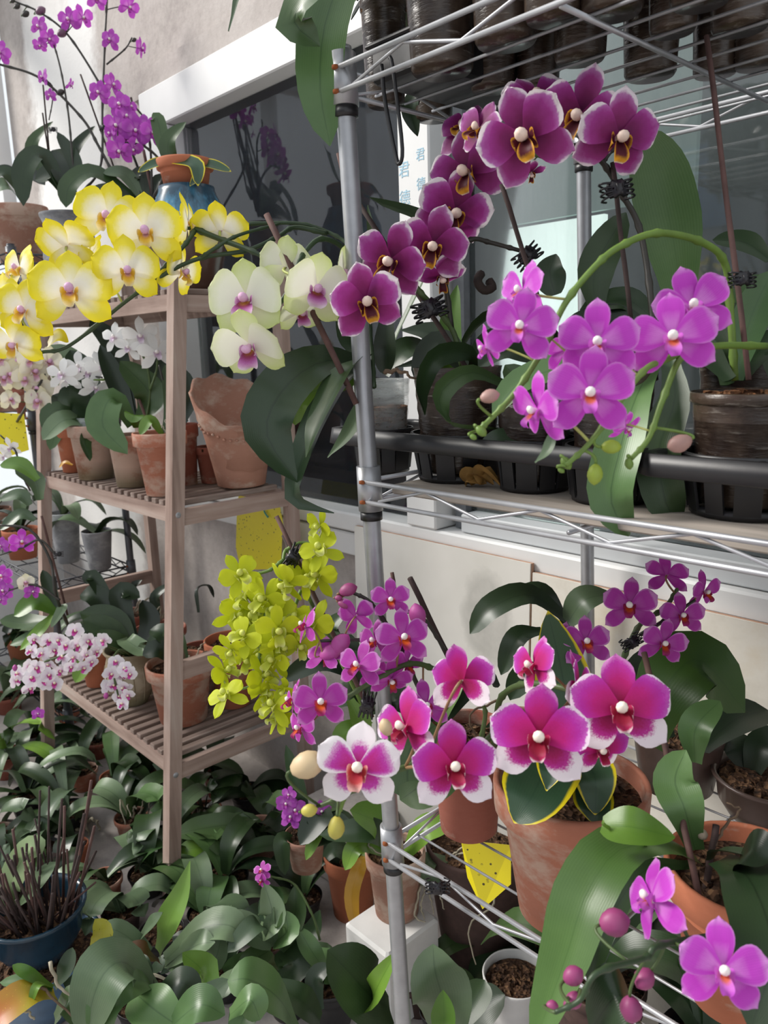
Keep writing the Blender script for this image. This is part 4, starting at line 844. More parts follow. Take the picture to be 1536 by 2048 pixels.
# --- ruby and white orchid in front of the terracotta pots
J = potted('potted_orchid', 'ruby orchid with broad white petal edges in a plain terracotta pot near the post', 938, 1692, ZLOW, 152, 1490, TERRAD, 'plain', .74)
stem(J, '985,1500,-.03 992,1465,-.12 960,1490,-.24 900,1508,-.36 820,1532,-.40 740,1560,-.42 690,1590,-.43 640,1612,-.43', 6.5, STEM); stem(J, '992,1465,-.12 1000,1400,-.2 1040,1370,-.30 1110,1372,-.36 1180,1400,-.38 1220,1430,-.38', 6.5, STEM); stem(J, '960,1490,-.24 970,1420,-.30 940,1390,-.34', 5, STEM)
stem(J, '690,1590,-.43 680,1620,-.43 668,1650,-.43', 5, STEML)
DJ = .72
for (kd, x, y, wd, yw, pt, rl, dd) in (('rubywhite', 1079, 1478, 205, -4, -6, -2, -.02), ('rubywhite', 1242, 1420, 205, 6, -4, 4, .02), ('rubywhite', 1200, 1500, 120, 30, -24, 8, .06), ('rubywhite', 908, 1536, 178, 10, -8, 6, -.01), ('whiteruby', 716, 1538, 176, -6, -8, -6, 0), ('rubywhite', 812, 1458, 160, -46, 4, 6, .03), ('rubywhite', 924, 1362, 140, 158, 8, -6, .05), ('rubywhite', 1068, 1335, 130, -58, 6, 8, .06), ('rubywhite', 1158, 1368, 130, 76, 6, -10, .06)):
    flower(J, kd, x, y, wd, dd, yw, pt, rl, d=DJ, pmat=PED_P)
for (x, y, r, a, m) in ((614, 1530, 28, -70, BUDC), (672, 1655, 18, 175, BUDY), (618, 1621, 13, -80, BUDY), (772, 1455, 14, 20, BUDC)): bud(J, x, y, r, m, .01, d=DJ, ang=a, long=1.25)
lf(J, '940,1510 880,1480,.02 860,1540,-.02', 70, LEAF); lf(J, '945,1505 1010,1460,.02 1060,1470,.03', 60, LEAFD); lf(J, '935,1515,.02 860,1560,-.03 800,1600,-.04', 110, LEAF, d=1.1, fold=.1)
# --- big terracotta pot with variegated leaves
K = potted('potted_orchid', 'orchid with yellow-edged leaves in the largest terracotta pot of the lower shelf', 1135, 1885, ZLOW, 300, 1648, TERRA, 'classic', .66)
dk = depth(K.p.top)-.03
lf(K, '1125,1520,.02 1090,1545,-.03 1060,1600,-.07 1028,1646,-.08', 150, LEAFV, d=dk, prof='oval', fold=.1); lf(K, '1165,1520,.03 1190,1555,-.03 1190,1630,-.05', 88, LEAFV, d=dk, prof='oval', fold=.12); lf(K, '1170,1560,.0 1190,1610,-.04 1190,1648,-.05', 78, LEAFV, d=dk+.01, prof='oval')
lf(K, '1120,1480,.02 1105,1530,-.08 1093,1582,-.10', 70, LEAFV, d=dk, prof='lance', fold=.2); lf(K, '1140,1500,.06 1128,1370,.08 1096,1222,.06', 118, LEAFV, d=dk, prof='oval', fold=.12)
# --- dark-leaved magenta orchid at the back, right
L = potted('potted_orchid', 'magenta orchid with one big dark leaf in a dark pot behind the stake', 1350, 1608, ZLOW, 175, 1500, BROWNP, 'plain', .8)
stem(L, '1235,1470,.0 1228,1380,-.02 1250,1310,-.03 1280,1250,-.04 1330,1215,-.04 1360,1170,-.04', 6, STEM, d=1.15); stem(L, '1280,1270,-.03 1330,1240,-.04 1390,1200,-.04', 4.5, STEMD, d=1.15); stem(L, '1235,1470,.0 1180,1400,-.02 1140,1330,-.03 1120,1300,-.03', 4.5, STEMD, d=1.15); clip(L, 1266, 1285, 18, -.04, d=1.13, ang=30)
for (x, y, wd, yw, pt, rl, dd) in ((1260, 1214, 112, -4, 2, 0, -.07), (1334, 1150, 90, 160, 30, 8, -.04), (1408, 1184, 84, 52, -14, 12, -.03), (1364, 1232, 90, 18, -6, 4, -.07), (1326, 1288, 98, 20, -10, -8, -.09), (1172, 1286, 104, 12, 4, 4, -.09), (1118, 1290, 92, -140, 14, 8, -.06), (1140, 1300, 70, -110, 14, 8, -.05)):
    flower(L, 'magenta', x, y, wd, dd, yw, pt, rl, d=1.15, pmat=PED_P)
lf(L, '1300,1490,.0 1330,1380,-.02 1400,1320,-.01 1490,1425,.02', 150, m_leaf('leaf_olive_green', '2c4a1c', '3d5c22'), d=1.15, fold=.1); lf(L, '1330,1480,.06 1290,1380,.09 1330,1290,.1', 100, LEAFD, d=1.18); lf(L, '1390,1525,-.05 1392,1455,-.06 1440,1402,-.05', 66, LEAFM, d=1.02)  # the big leaf gets its own dark olive green
lf(L, '1400,1500,.0 1470,1440,.05 1536,1420,.08', 90, LEAFD, d=1.15)
stake(L, '1288,1305,-.1 1398,1790,-.24', 6.0, STAKE, d=1.08)
M_ = potted_at('potted_orchid', 'dark green leafy orchid against the white tile at the back of the lower shelf', (-.70, 1.12), ZLOW, .05, .13, DARKPOT, 'plain')
lf(M_, '1135,1240,.0 1060,1190,-.03 985,1215,-.04 940,1268,-.03', 62, LEAFD, d=1.27, fold=.2); lf(M_, '1135,1245,.0 1170,1200,-.02 1224,1188,-.02', 66, LEAFG, d=1.25, prof='oval'); lf(M_, '1085,1262,.0 1035,1275,-.02 1002,1350,-.02', 48, LEAFD, d=1.26); lf(M_, '1130,1240,.03 1080,1185,.02 1020,1200,.02', 46, LEAFD, d=1.3); lf(M_, '1140,1350,.03 1135,1290,.03 1130,1235,.0', 60, LEAFD, d=1.27); lf(M_, '1130,1380,.03 1060,1350,.03 1020,1400,.0', 60, LEAFD, d=1.25)
rootline(M_, '1000,1400,-.05 940,1430,-.06 960,1490,-.06', 3, ROOTB, d=1.2); rootline(M_, '1010,1390,-.05 985,1440,-.06 990,1500,-.06', 3, ROOTB, d=1.2)
# --- front right pot with the long drooping leaf
N_ = potted('potted_orchid', 'pink orchid with one long drooping leaf in the terracotta pot below the stake', 1470, 2062, ZLOW, 306, 1830, TERRAO, 'classic', .62)
dn = depth(N_.p.top)
lf(N_, '1400,1725,.02 1320,1690,-.04 1235,1702,-.08 1172,1790,-.11 1130,1920,-.12 1060,2110,-.12', 128, MATS['leaf_upright_green'], d=dn, fold=.25, roll=-6)
lf(N_, '1380,1730,.0 1290,1740,-.05 1215,1850,-.08 1175,1990,-.09', 44, LEAF, d=dn, roll=30)
lf(N_, '1370,1700,.02 1290,1690,-.06 1215,1655,-.09 1206,1640,-.09', 10, LEAFL, d=dn); lf(N_, '1204,1650,-.08 1270,1655,-.10 1350,1675,-.10', 84, LEAFL, d=dn, prof='oval', fold=.18)
lf(N_, '1390,1700,.0 1370,1620,-.02 1350,1560,.0 1372,1500,.0', 86, LEAFM, d=dn+.02, prof='strap'); lf(N_, '1420,1720,.0 1440,1700,-.03 1530,1720,-.08 1560,1760,-.08', 46, LEAFD, d=dn, roll=40)
lf(N_, '1440,1720,-.02 1500,1760,-.12 1545,1900,-.2 1500,2060,-.24', 150, LEAFD, d=dn, fold=.1); lf(N_, '1280,2060,-.1 1240,1990,-.14 1180,2060,-.12', 120, LEAFD, d=dn)
lf(N_, '1470,1745,-.05 1500,1700,-.1 1545,1720,-.12', 90, LEAFD, d=dn); 
stake(N_, '1432,1650,.0 1408,1790,.0', 7, STAKED, d=dn)
stem(N_, '1560,1780,.0 1520,1830,-.05 1440,1868,-.12 1320,1890,-.18 1290,1915,-.19 1195,1945,-.22 1160,2000,-.22 1110,2025,-.22', 7, STEMG, d=dn-.05); DN = dn-.22
for (x, y, wd, yw, pt, rl, dd) in ((1304, 1800, 160, -58, 8, 14, .03), (1446, 1942, 180, 10, -12, 4, -.05)): flower(N_, 'orchidpink', x, y, wd, dd, yw, pt, rl, d=DN, pmat=STEM)
for (x, y, r, a) in ((1228, 1845, 27, -80), (1146, 1952, 19, -60), (1289, 1957, 20, 140), (1262, 2018, 23, 185), (1148, 2000, 16, 150), (1104, 2012, 11, -90), (1136, 2010, 10, 180)): bud(N_, x, y, r, BUDM, 0, d=DN, ang=a, long=1.1, pmat=STEM)
for (x, y) in ((1405, 1670), (1490, 1752)): v, f = lathe([(0, -.005), (.005, -.003), (.006, .001), (.004, .005), (0, .006)], N_.p.top, 10); q = P(x, y, dn+.01)-N_.p.top; N_.add('pebble', [p+q for p in v], f, m_plain('pebble_%d' % x, 'b7a892', .8))
rootline(N_, '1430,1690 1452,1650 1480,1620 1455,1608', 4, ROOTB, d=dn)
O_ = potted('plant_pot', 'brown glazed bowl-shaped pot with a clear liner behind the front terracotta pot', 1528, 1672, ZLOW, 205, 1600, BROWNP, 'bowl', .7, cat='pot')
lf(O_, '1500,1560,.02 1530,1490,.02 1600,1480,.02', 70, LEAFD); lf(O_, '1510,1560,.02 1480,1500,.04 1450,1480,.06', 60, LEAFD)
# ================================================================== BELOW THE LOWER SHELF
fb = onZ(790, 1852, .2)
v, f = box(fb.x-.085, fb.x+.05, fb.y-.07, fb.y+.085, 0, .2, .006); single('foam_block', 'white foam block on the floor under the steel rack', 'block', v, f, FOAM)
v, f = box(-1.60, -1.36, 1.12, 1.28, 0, .20, .008); single('stone_block', 'rough grey stone block standing against the wall', 'block', v, f, FLOORM)
U1 = potted('potted_orchid', 'orange terracotta pot with a withered yellow leaf hanging over its side', 708, 1850, 0, 112, 1738, TERRAO, 'classic', .7)
lf(U1, '728,1712,.0 722,1728,-.09 704,1790,-.12 712,1868,-.13', 32, LEAFY, fold=.25); lf(U1, '712,1720 670,1700,-.02 640,1735,-.03', 40, LEAFG, prof='lance'); lf(U1, '715,1715 705,1660,-.01 690,1640,0', 40, LEAFL); lf(U1, '720,1715 765,1680 760,1620', 44, LEAFL); lf(U1, '700,1720 640,1690 590,1660', 70, LEAFD)
U2 = potted('potted_orchid', 'pale terracotta pot standing on the white foam block', 795, 1852, .2, 120, 1738, TERRAP, 'classic', .72)
lf(U2, '800,1720 760,1650,-.03 700,1620,-.05', 70, LEAFL); lf(U2, '810,1715 850,1660,-.02 900,1650,-.02', 60, LEAFL); lf(U2, '800,1720 720,1690,-.05 690,1740,-.06', 40, LEAFL); lf(U2, '790,1720 750,1665,-.05 640,1670,-.04', 56, LEAF)
U3 = potted('potted_orchid', 'tall dark brown clay pot with roots creeping over its rim under the wire shelf', 955, 1985, 0, 200, 1745, DARKPOT, 'plain', .62)
lf(U3, '900,1720,.0 860,1720,-.05 850,1750,-.06 890,1775,-.06', 44, LEAFG)
for s in ('850,1760,-.06 862,1800,-.06 868,1830,-.07', '855,1765,-.06 842,1810,-.07 850,1840,-.07', '870,1765,-.06 880,1790,-.07 888,1820,-.07', '842,1770,-.07 830,1830,-.08 852,1845,-.08', '930,1730,.0 990,1800,-.1 940,1850,-.11 950,1930,-.11', '900,1715,0 940,1690,-.04 1000,1720,-.06', '910,1712,0 960,1700,-.04 980,1730,-.08', '760,1660,-.05 738,1690,-.1 770,1712,-.1'): rootline(U3, s, 2.6)
Y2 = Thing('sticky_trap', 'yellow sticky insect trap hanging behind the lower wire shelf', 'insect trap', P(975, 1770, 1.32))
q = [P(922, 1680, 1.3), P(1022, 1690, 1.28), P(1022, 1768, 1.28), P(965, 1818, 1.3), P(935, 1755, 1.31)]; nn = (q[2]-q[0]).cross(q[1]-q[0]).normalized()*.0008
Y2.add('card', q+[p+nn for p in q], [(0, 1, 2, 3, 4), (9, 8, 7, 6, 5)]+[(i, 5+i, 5+(i+1) % 5, (i+1) % 5) for i in range(5)], TRAP, None, False)
v, f = tube([P(930, 1690, 1.3), P(930, 1650, 1.3)], .0008, 5); Y2.add('hanging_wire', v, f, DWIRE)
CP = Thing('plant_clip', 'spare black plant clip gripping the lower shelf rim', 'clip', P(876, 1775, 1.06)); CP.d = 1.06; clip(CP, 876, 1778, 20, 0, ang=0)

# ================================================================== WOODEN SHELF: MIDDLE BOARD
Z1, Z2, Z0 = 1.048, .393, 1.558
w1 = potted('potted_orchid', 'small clean terracotta pot at the far end of the middle wooden shelf', 150, 946, Z1, 62, 857, TERRAO, 'classic', .7)
w2 = potted('potted_orchid', 'white star orchid in a lime-stained mossy terracotta pot on the wooden shelf', 194, 961, Z1, 92, 852, TERRAW, 'classic', .72)
w3 = potted('potted_orchid', 'big-leaved white orchid in a banded lime-stained pot on the wooden shelf', 268, 976, Z1, 88, 872, TERRAW, 'classic', .72)
w4 = potted('potted_orchid', 'orchid in the terracotta pot with a pale rim beside the front wooden leg', 330, 994, Z1, 106, 868, TERRA, 'classic', .66)
w5 = potted('plant_pot', 'worn terracotta pot behind the front wooden leg', 372, 972, Z1, 66, 850, TERRAD, 'classic', .7, cat='pot')
w6 = potted('plant_pot', 'plain dark terracotta pot behind the wavy wall planter', 424, 968, Z1, 58, 895, TERRAD, 'classic', .7, cat='pot')
v, f = lathe([(.034, 0), (.040, .03), (.038, .03), (.03, .0)], w2.p.c+Vector((0, 0, w2.p.h-.008)), 24); w2.add('inner_pot', v, f, CLEAR)
dd = w2.d
stem(w2, '192,845 178,800 150,765,-.02 165,752,-.03 205,755,-.04', 2.6, STEMD); stem(w2, '190,845 215,790 250,770,.0 240,760,-.03 170,760,-.04', 2.6, STEML)
for (x, y, wd, yw) in ((124, 749, 54, -20), (157, 735, 54, -10), (204, 735, 56, 10), (190, 776, 50, 20), (140, 758, 44, -30), (176, 746, 46, 0)): flower(w2, 'whitestar', x, y, wd*1.25, -.05+random.uniform(-.02, .02), yw, random.uniform(-10, 15), random.uniform(-20, 20))
lf(w2, '190,845 150,800,-.03 115,800,-.05', 60, LEAF); lf(w2, '185,848 130,840,-.05 85,880,-.08', 48, LEAFG); lf(w2, '195,845 170,880,-.06 180,922,-.07', 26, LEAF, roll=40); lf(w2, '195,843,.03 170,760,.08 140,700,.1', 56, LEAFD); lf(w2, '200,845,.03 150,740,.1 100,690,.12', 60, LEAFG); lf(w2, '188,848,-.02 110,820,-.03 95,870,-.06', 40, LEAF); lf(w2, '200,845 230,800,.02 240,760,.05', 50, LEAFD)
stake(w2, '157,770 185,845', 2.5, STAKED)
stem(w3, '290,850 300,780 290,720,-.02 262,690,-.02 235,680,-.02', 2.6, STEM); stem(w3, '300,780,-.01 312,745,-.02 315,715,-.03', 2.4, STEM)
for (x, y, wd, yw) in ((230, 676, 52, -30), (281, 673, 60, 0), (313, 706, 62, 12), (256, 697, 46, -10)): flower(w3, 'whitestar', x, y, wd*1.25, -.04, yw, random.uniform(-5, 15), random.uniform(-15, 15))
lf(w3, '265,850,.0 225,795,-.04 205,850,-.08 255,908,-.10', 66, LEAFM, fold=.12); lf(w3, '275,850,.02 300,790,0 240,722,.0', 62, LEAF); lf(w3, '280,850,.02 330,790,.02 345,720,.03', 40, LEAF); lf(w3, '275,855,.0 270,830,-.05 262,845,-.06', 40, LEAFL); lf(w3, '268,850,.05 235,770,.08 200,690,.08', 40, LEAFD); lf(w3, '270,850,.06 230,700,.12 180,640,.15', 44, LEAFD); lf(w3, '290,850,.05 310,760,.06 335,690,.08', 40, LEAFD)
stake(w3, '259,747 300,858', 3, STAKE)
stem(w4, '345,865 330,780 318,730,-.02', 2.4, STEMD); lf(w4, '330,865 345,800 330,730', 34, LEAF); lf(w4, '325,870 300,840,-.03 280,870,-.04', 26, LEAFL)
for s in ('335,868 322,850 318,862', '330,866 345,852 350,866', '338,868 330,840 340,850'): rootline(w4, s, 1.8)
lf(w5, '368,845 380,800 372,740', 30, LEAFD); lf(w5, '370,845 355,800 360,760', 34, LEAFD); lf(w6, '424,890 420,860,.03 432,845,.05', 20, LEAFD)
lf(w1, '150,855 130,810,.0 105,790,.02', 44, LEAFD); lf(w1, '152,855 160,800,.02 150,770,.03', 40, LEAF); lf(w1, '148,858 120,850,-.03 100,900,-.04', 36, LEAFM); lf(w1, '145,930,-.05 130,925,-.04 118,935,-.03', 10, LEAFY)
# the wall planter: half-round, with a raised back and a pie-crust rim
pc = onZ(478, 962, Z1); WP = Thing('wall_planter', 'pink terracotta wall planter with a wavy rim and raised back on the wooden shelf', 'planter', pc)
hdir = Vector((pc.x, pc.y, 0)).normalized(); pc = pc+hdir*.03; pc.x = -1.795; pc.y = 1.135
sg = 44; rows = []
backa = PI*.98
def rimz(a): return .228+.068*math.cos(a-backa) + .006*math.sin(9*a)
prof = [(.045, 0.0), (.064, .006), (.072, .05), (.086, .11), (.098, .16), (.103, .172), (.107, .185), (.120, None), (.112, None), (.094, .16), (.075, .07), (.02, .03)]
vv = []; ff = []
for i, (r, z) in enumerate(prof):
    for k in range(sg):
        a = 2*PI*k/sg; zz = rimz(a) if z is None else z; rr = r*(1+(.02*math.sin(9*a) if z is None else 0))+(.003*(1 if (k//2) % 2 else 0) if i == 5 else 0)
        if z is not None and z > .1 and i < 7: zz = z*(rimz(a)/.228)**.6
        if i >= 9: zz = z*(rimz(a)/.228)
        vv.append(Vector((pc.x+rr*math.cos(a), pc.y+rr*math.sin(a), Z1+zz)))
for i in range(len(prof)-1):
    for k in range(sg): j = (k+1) % sg; ff.append((i*sg+k, i*sg+j, i*sg+sg+j, i*sg+sg+k))
ff.append(tuple(range(sg-1, -1, -1))); ff.append(tuple((len(prof)-1)*sg+k for k in range(sg)))
WP.add('bowl', vv, ff, m_terra('pink_terracotta', 'b08472', 'a37663', .4))
for k in range(22):
    a = -2.9+3.6*k/22; r = .100; z = .158*(rimz(a)/.228)**.6; bv, bf = lathe([(0, -.004), (.004, -.002), (.004, .002), (0, .004)], (0, 0, 0), 6)
    c = Vector((pc.x+r*math.cos(a), pc.y+r*math.sin(a), Z1+z)); WP.add('bead', [p+c for p in bv], bf, MATS['pink_terracotta'])
# ================================================================== WOODEN SHELF: LOWER BOARD
s1 = potted('potted_orchid', 'small orange terracotta pot behind the white blossom cluster', 200, 1376, Z2, 70, 1300, TERRAO, 'classic', .7)
s2 = potted('potted_orchid', 'orchid with white and magenta blossom clusters in a round tan pot with carved ribs', 272, 1415, Z2, 104, 1312, TAN, 'urn', .55)
s3 = potted('potted_orchid', 'bare-rooted orchid in a wide two-tone terracotta pot behind the front wooden leg', 370, 1456, Z2, 132, 1348, TERRA, 'classic', .7)
s4 = potted('plant_pot', 'tapered terracotta pot at the wall end of the lower wooden shelf', 470, 1420, Z2, 102, 1295, TERRAO, 'classic', .62, cat='pot')
for k in range(16):
    a = 2*PI*k/16; pts = [s2.p.c+Vector((s2.p.rt*m*math.cos(a), s2.p.rt*m*math.sin(a), s2.p.h*z)) for m, z in ((.82, .15), (.99, .38), (1.03, .55), (.95, .75))]
    v, f = tube(spline(pts, 6), .0014, 5); s2.add('carved_rib', v, f, TAN)
for (nm, x, yb, w_, yt) in (('a', 264, 1262, 34, 1232), ('b', 322, 1275, 44, 1240), ('c', 402, 1262, 40, 1216)):
    lab = {'a': 'tiny terracotta pot at the back of the lower wooden shelf', 'b': 'small terracotta pot with dry roots at the back of the lower wooden shelf', 'c': 'small terracotta pot with one curled dark leaf by the wall'}[nm]
    T = potted_at('potted_orchid', lab, (onY(x, yb, 1.12).x, 1.12), Z2, w_*1.3*2.35/F, .12, TERRAD, 'classic', .7)
    if nm == 'c': lf(T, '398,1225 395,1180 415,1172 428,1195', 22, LEAFD, roll=50)
    else:
        for k in range(4): rootline(T, '%d,%d %d,%d,-.02 %d,%d,-.03' % (x, yt, x-20+18*k, yt-22-5*k, x-40+26*k, yt+6-8*k), 2.2)
        lf(T, '%d,%d %d,%d %d,%d' % (x, yt, x-12, yt-45, x+20, yt-72), 22, LEAFD)
for (s, w_, m) in (('265,1310 220,1265,-.03 165,1240,-.05', 56, LEAFG), ('270,1310 225,1245,.0 160,1225,.0', 60, LEAF), ('275,1308 250,1280,-.06 285,1300,-.09 292,1290,-.09', 40, LEAFG), ('268,1310,.02 200,1200,.05 160,1190,.06', 48, LEAFD), ('275,1308,.02 240,1190,.06 280,1195,.06', 44, LEAFD), ('270,1308,.02 190,1160,.08 172,1168,.08', 30, LEAFD), ('280,1310 330,1270,.02 345,1290,.0', 44, LEAF), ('270,1315 240,1290,-.05 190,1265,-.07', 44, LEAF), ('268,1312 300,1250,.05 285,1200,.08', 40, LEAFD)): lf(s2, s, w_, m)
for (s, w_, m) in (('360,1330 320,1300,-.03 285,1310,-.04', 44, LEAFD), ('365,1330 330,1270,.0 300,1260,.02', 40, LEAFD), ('375,1330 350,1290,.0 345,1240,.02', 44, LEAF)): lf(s3, s, w_, m)
for k in range(9): rootline(s3, '%d,%d %d,%d,-.02 %d,%d,-.01' % (365+k*4, 1335, 345+k*11, 1290+(k*37) % 30, 335+k*15, 1340-(k*23) % 60), 2.0, ROOT if k % 2 else ROOTB)
lf(s1, '200,1300 170,1330,-.04 150,1365,-.05', 36, LEAFL); lf(s1, '200,1298 180,1270 140,1260', 40, LEAF)
# white and magenta blossom clusters
BC = s2; BC.d = 1.95
stem(BC, '265,1312,.35 200,1290,.1 130,1310,0 70,1330,0', 2.5, STEM); stem(BC, '265,1312,.35 240,1300,.15 225,1330,.0 238,1400,0', 2.5, STEM); stem(BC, '200,1290,.1 160,1265,.05 140,1262,.0', 2.2, STEM)
rg = random.Random(11)
spots = [(150, 1262), (118, 1278), (96, 1285), (72, 1278), (132, 1290), (155, 1288), (176, 1285), (196, 1288), (210, 1280), (62, 1305), (85, 1308), (108, 1302), (128, 1316), (150, 1312), (172, 1310), (190, 1305), (55, 1330), (75, 1338), (98, 1330), (120, 1340), (142, 1336), (165, 1332), (40, 1345), (62, 1358), (88, 1362), (106, 1368), (30, 1362), (60, 1375), (100, 1350), (180, 1325)]
for (x, y) in spots: flower(BC, 'blossom', x+rg.uniform(-3, 3), y+rg.uniform(-3, 3), rg.uniform(28, 36), rg.uniform(-.05, .02), rg.uniform(-40, 40), rg.uniform(-40, 20), rg.uniform(-40, 40), ped=False)
for (x, y) in [(232, 1325), (250, 1338), (222, 1348), (242, 1352), (260, 1348), (228, 1370), (248, 1374), (238, 1392), (256, 1390), (246, 1408), (216, 1372)]: flower(BC, 'blossom', x, y, rg.uniform(28, 34), rg.uniform(-.05, .02), rg.uniform(-40, 40), rg.uniform(-40, 20), rg.uniform(-40, 40), ped=False)
for (x, y) in ((30, 1336), (190, 1320), (47, 1380), (212, 1392)): bud(BC, x, y, 5, BUDP, -.02, ped=False)
# ================================================================== WOODEN SHELF: TOP BOARD
def ptop(name, lab, x, Y, y_, z, rpx, h, mat, style, ratio=.75, cat='plant', fill=SOIL): 
    q = onY(x, y_, Y); return potted_at(name, lab, (q.x, Y), z, rpx*depth(q)/F, h, mat, style, ratio, fill=fill, cat=cat)
t1 = ptop('plant_pot', 'big brown pot with dripping blue glaze holding a terracotta pot on the top board', 378, 1.10, 440, Z0, 70, .265, GLAZE, 'jar', .72, cat='pot', fill=None)
t2p = Vector((t1.p.c.x, t1.p.c.y)); zt = Z0+.215
t2 = potted_at('potted_orchid', 'small orchid with yellow-margined leaves in a terracotta pot set in the blue glazed pot', t2p, zt, 56*depth(t1.p.top)/F, .115, TERRAO, 'classic', .64)
dt = t2.d
for (s, w_, m, pr) in (('362,340 340,318,-.02 338,280,-.03 372,244,-.03', 34, LEAF, 'strap'), ('368,340 352,322,-.05 392,330,-.08 396,372,-.09', 34, LEAFV, 'strap'), ('385,340 415,328,-.03 462,343,-.04', 26, LEAFV, 'strap'), ('355,340 320,325,-.03 276,344,-.04', 26, LEAFV, 'strap'), ('358,338 330,300,.04 315,240,.05 303,236,.05', 30, LEAF, 'strap'), ('375,338 395,350,-.06 380,372,-.07', 24, LEAFV, 'oval')): lf(t2, s, w_, m, prof=pr)
t3 = ptop('potted_orchid', 'pink-violet orchid cluster in a terracotta pot beside the blue glazed pot', 282, 1.16, 440, Z0, 34, .27, TERRAP, 'classic')
t4 = ptop('potted_orchid', 'tall violet orchid in a mottled grey stoneware urn on the top board', 138, 1.08, 470, Z0, 52, .30, GREYP, 'urn', .6)
t5 = ptop('potted_orchid', 'leafy orchid in the large pale terracotta pot on the dark rack', 38, 1.03, 430, 1.725, 56, .19, TERRAP, 'classic', .8)
D4 = 2.35
stem(t4, '150,390 142,281 135,215 122,142 108,91 95,70', 2.2, STEMD, d=D4); stem(t4, '160,390,.0 201,332 205,210 210,78 214,0 216,-40', 2.6, STEMD, d=D4); stem(t4, '234,362 196,290,.0 162,234 81,157 0,129 -30,120', 3, STEMD, d=D4); stem(t4, '300,400,.1 262,300 233,235 196,162 135,69 80,25 30,3', 2.6, STEMD, d=D4)
stem(t4, '213,129 250,98 264,75', 1.8, STEMD, d=D4); stem(t4, '81,157 103,170 105,200 98,240', 1.6, STEMD, d=D4)
stake(t4, '161,149 234,352', 1.8, STAKED, d=D4+.02); stake(t4, '85,226 96,300', 1.6, STAKED, d=D4); stake(t4, '86,170 98,300', 1.6, STAKED, d=D4)
for (x, y, wd, yw, pt) in ((138, 40, 46, -25, 10), (165, 36, 46, 30, 5), (78, 54, 42, -40, 5), (98, 78, 38, 10, -10), (80, 91, 30, -10, -20), (193, 0, 40, 10, 10), (257, 14, 44, 30, -10), (220, 80, 40, -20, 10), (281, 97, 40, 65, 0), (198, 186, 46, -25, 5), (224, 170, 44, 40, 10), (86, 155, 34, -60, 5), (100, 191, 26, -30, 0), (141, 170, 24, 60, -20), (0, 105, 44, -20, 0)):
    flower(t4, 'violet', x, y, wd, -.02, yw, pt, random.uniform(-20, 20), d=D4, pmat=STEMD)
for (x, y, r) in ((81, 22, 8), (51, 28, 6), (34, 13, 5), (124, 66, 8), (268, 80, 4), (25, 2, 4), (121, 185, 6)): bud(t4, x, y, r, STEMD if r < 7 else m_plain('bud_dusky_%d' % x, '6a4a5e', .5), 0, d=D4, ang=-60)
clip(t4, 104, 258, 7, d=D4); clip(t4, 206, 254, 7, d=D4)
for (s, w_, m) in (('135,395 85,310,-.05 48,340,-.08 47,412,-.08', 46, LEAF), ('140,392 150,330,.0 115,264,.02', 30, LEAFD), ('138,392 75,330,.02 66,285,.02 106,243,.02', 26, LEAF), ('145,392 145,310,.03 190,252,.03', 26, LEAFD), ('135,395 110,350,.0 70,360,.0', 50, LEAFD), ('145,392 130,320,.03 80,320,.05', 44, LEAFD), ('140,395 120,340,-.02 105,300,.0', 36, LEAFD)): lf(t4, s, w_, m, d=D4)
stem(t3, '300,410 328,342,-.04 291,294,-.08 234,284,-.10', 3, STEMD); stem(t3, '305,410 301,300,-.04 290,240,-.06 255,200,-.08 237,180,-.08', 2.4, STEMD); stem(t3, '291,294,-.08 275,270,-.08 245,230,-.08', 2.4, STEM)
for (x, y, wd, yw, pt) in ((240, 210, 50, -20, 10), (233, 252, 54, -15, 0), (252, 234, 46, 10, 20), (271, 262, 56, 0, 0), (305, 266, 56, 15, 0), (288, 254, 50, 0, 10), (240, 302, 56, -20, -20), (265, 298, 44, 20, -30), (222, 268, 40, -60, 0), (250, 275, 44, 0, -10), (260, 215, 40, 40, 20)): flower(t3, 'violet', x, y, wd, -.10+random.uniform(-.02, .02), yw, pt, random.uniform(-20, 20), pmat=STEM)
for (s, w_, m) in (('275,400 190,345,-.04 140,370,-.06 132,415,-.06', 44, LEAF), ('285,400 250,350,-.02 205,345,-.03', 34, LEAFG), ('290,400 285,350 262,360', 36, LEAFD), ('295,400 320,360 345,380', 30, LEAFD), ('280,405 215,390,-.06 150,430,-.08', 56, LEAFD)): lf(t3, s, w_, m)
stake(t3, '262,195 310,400', 2, STAKED); stake(t3, '287,300 306,400', 3, STAKE)
for (s, w_, m) in (('40,385 10,345,-.03 -20,360,-.03', 30, LEAF), ('40,385 20,350,.0 0,330,.0', 30, LEAFD), ('45,385 60,350,.02 90,370,.0', 30, LEAFD), ('30,388 10,370,-.05 -10,380,-.05', 36, LEAFG)): lf(t5, s, w_, m)
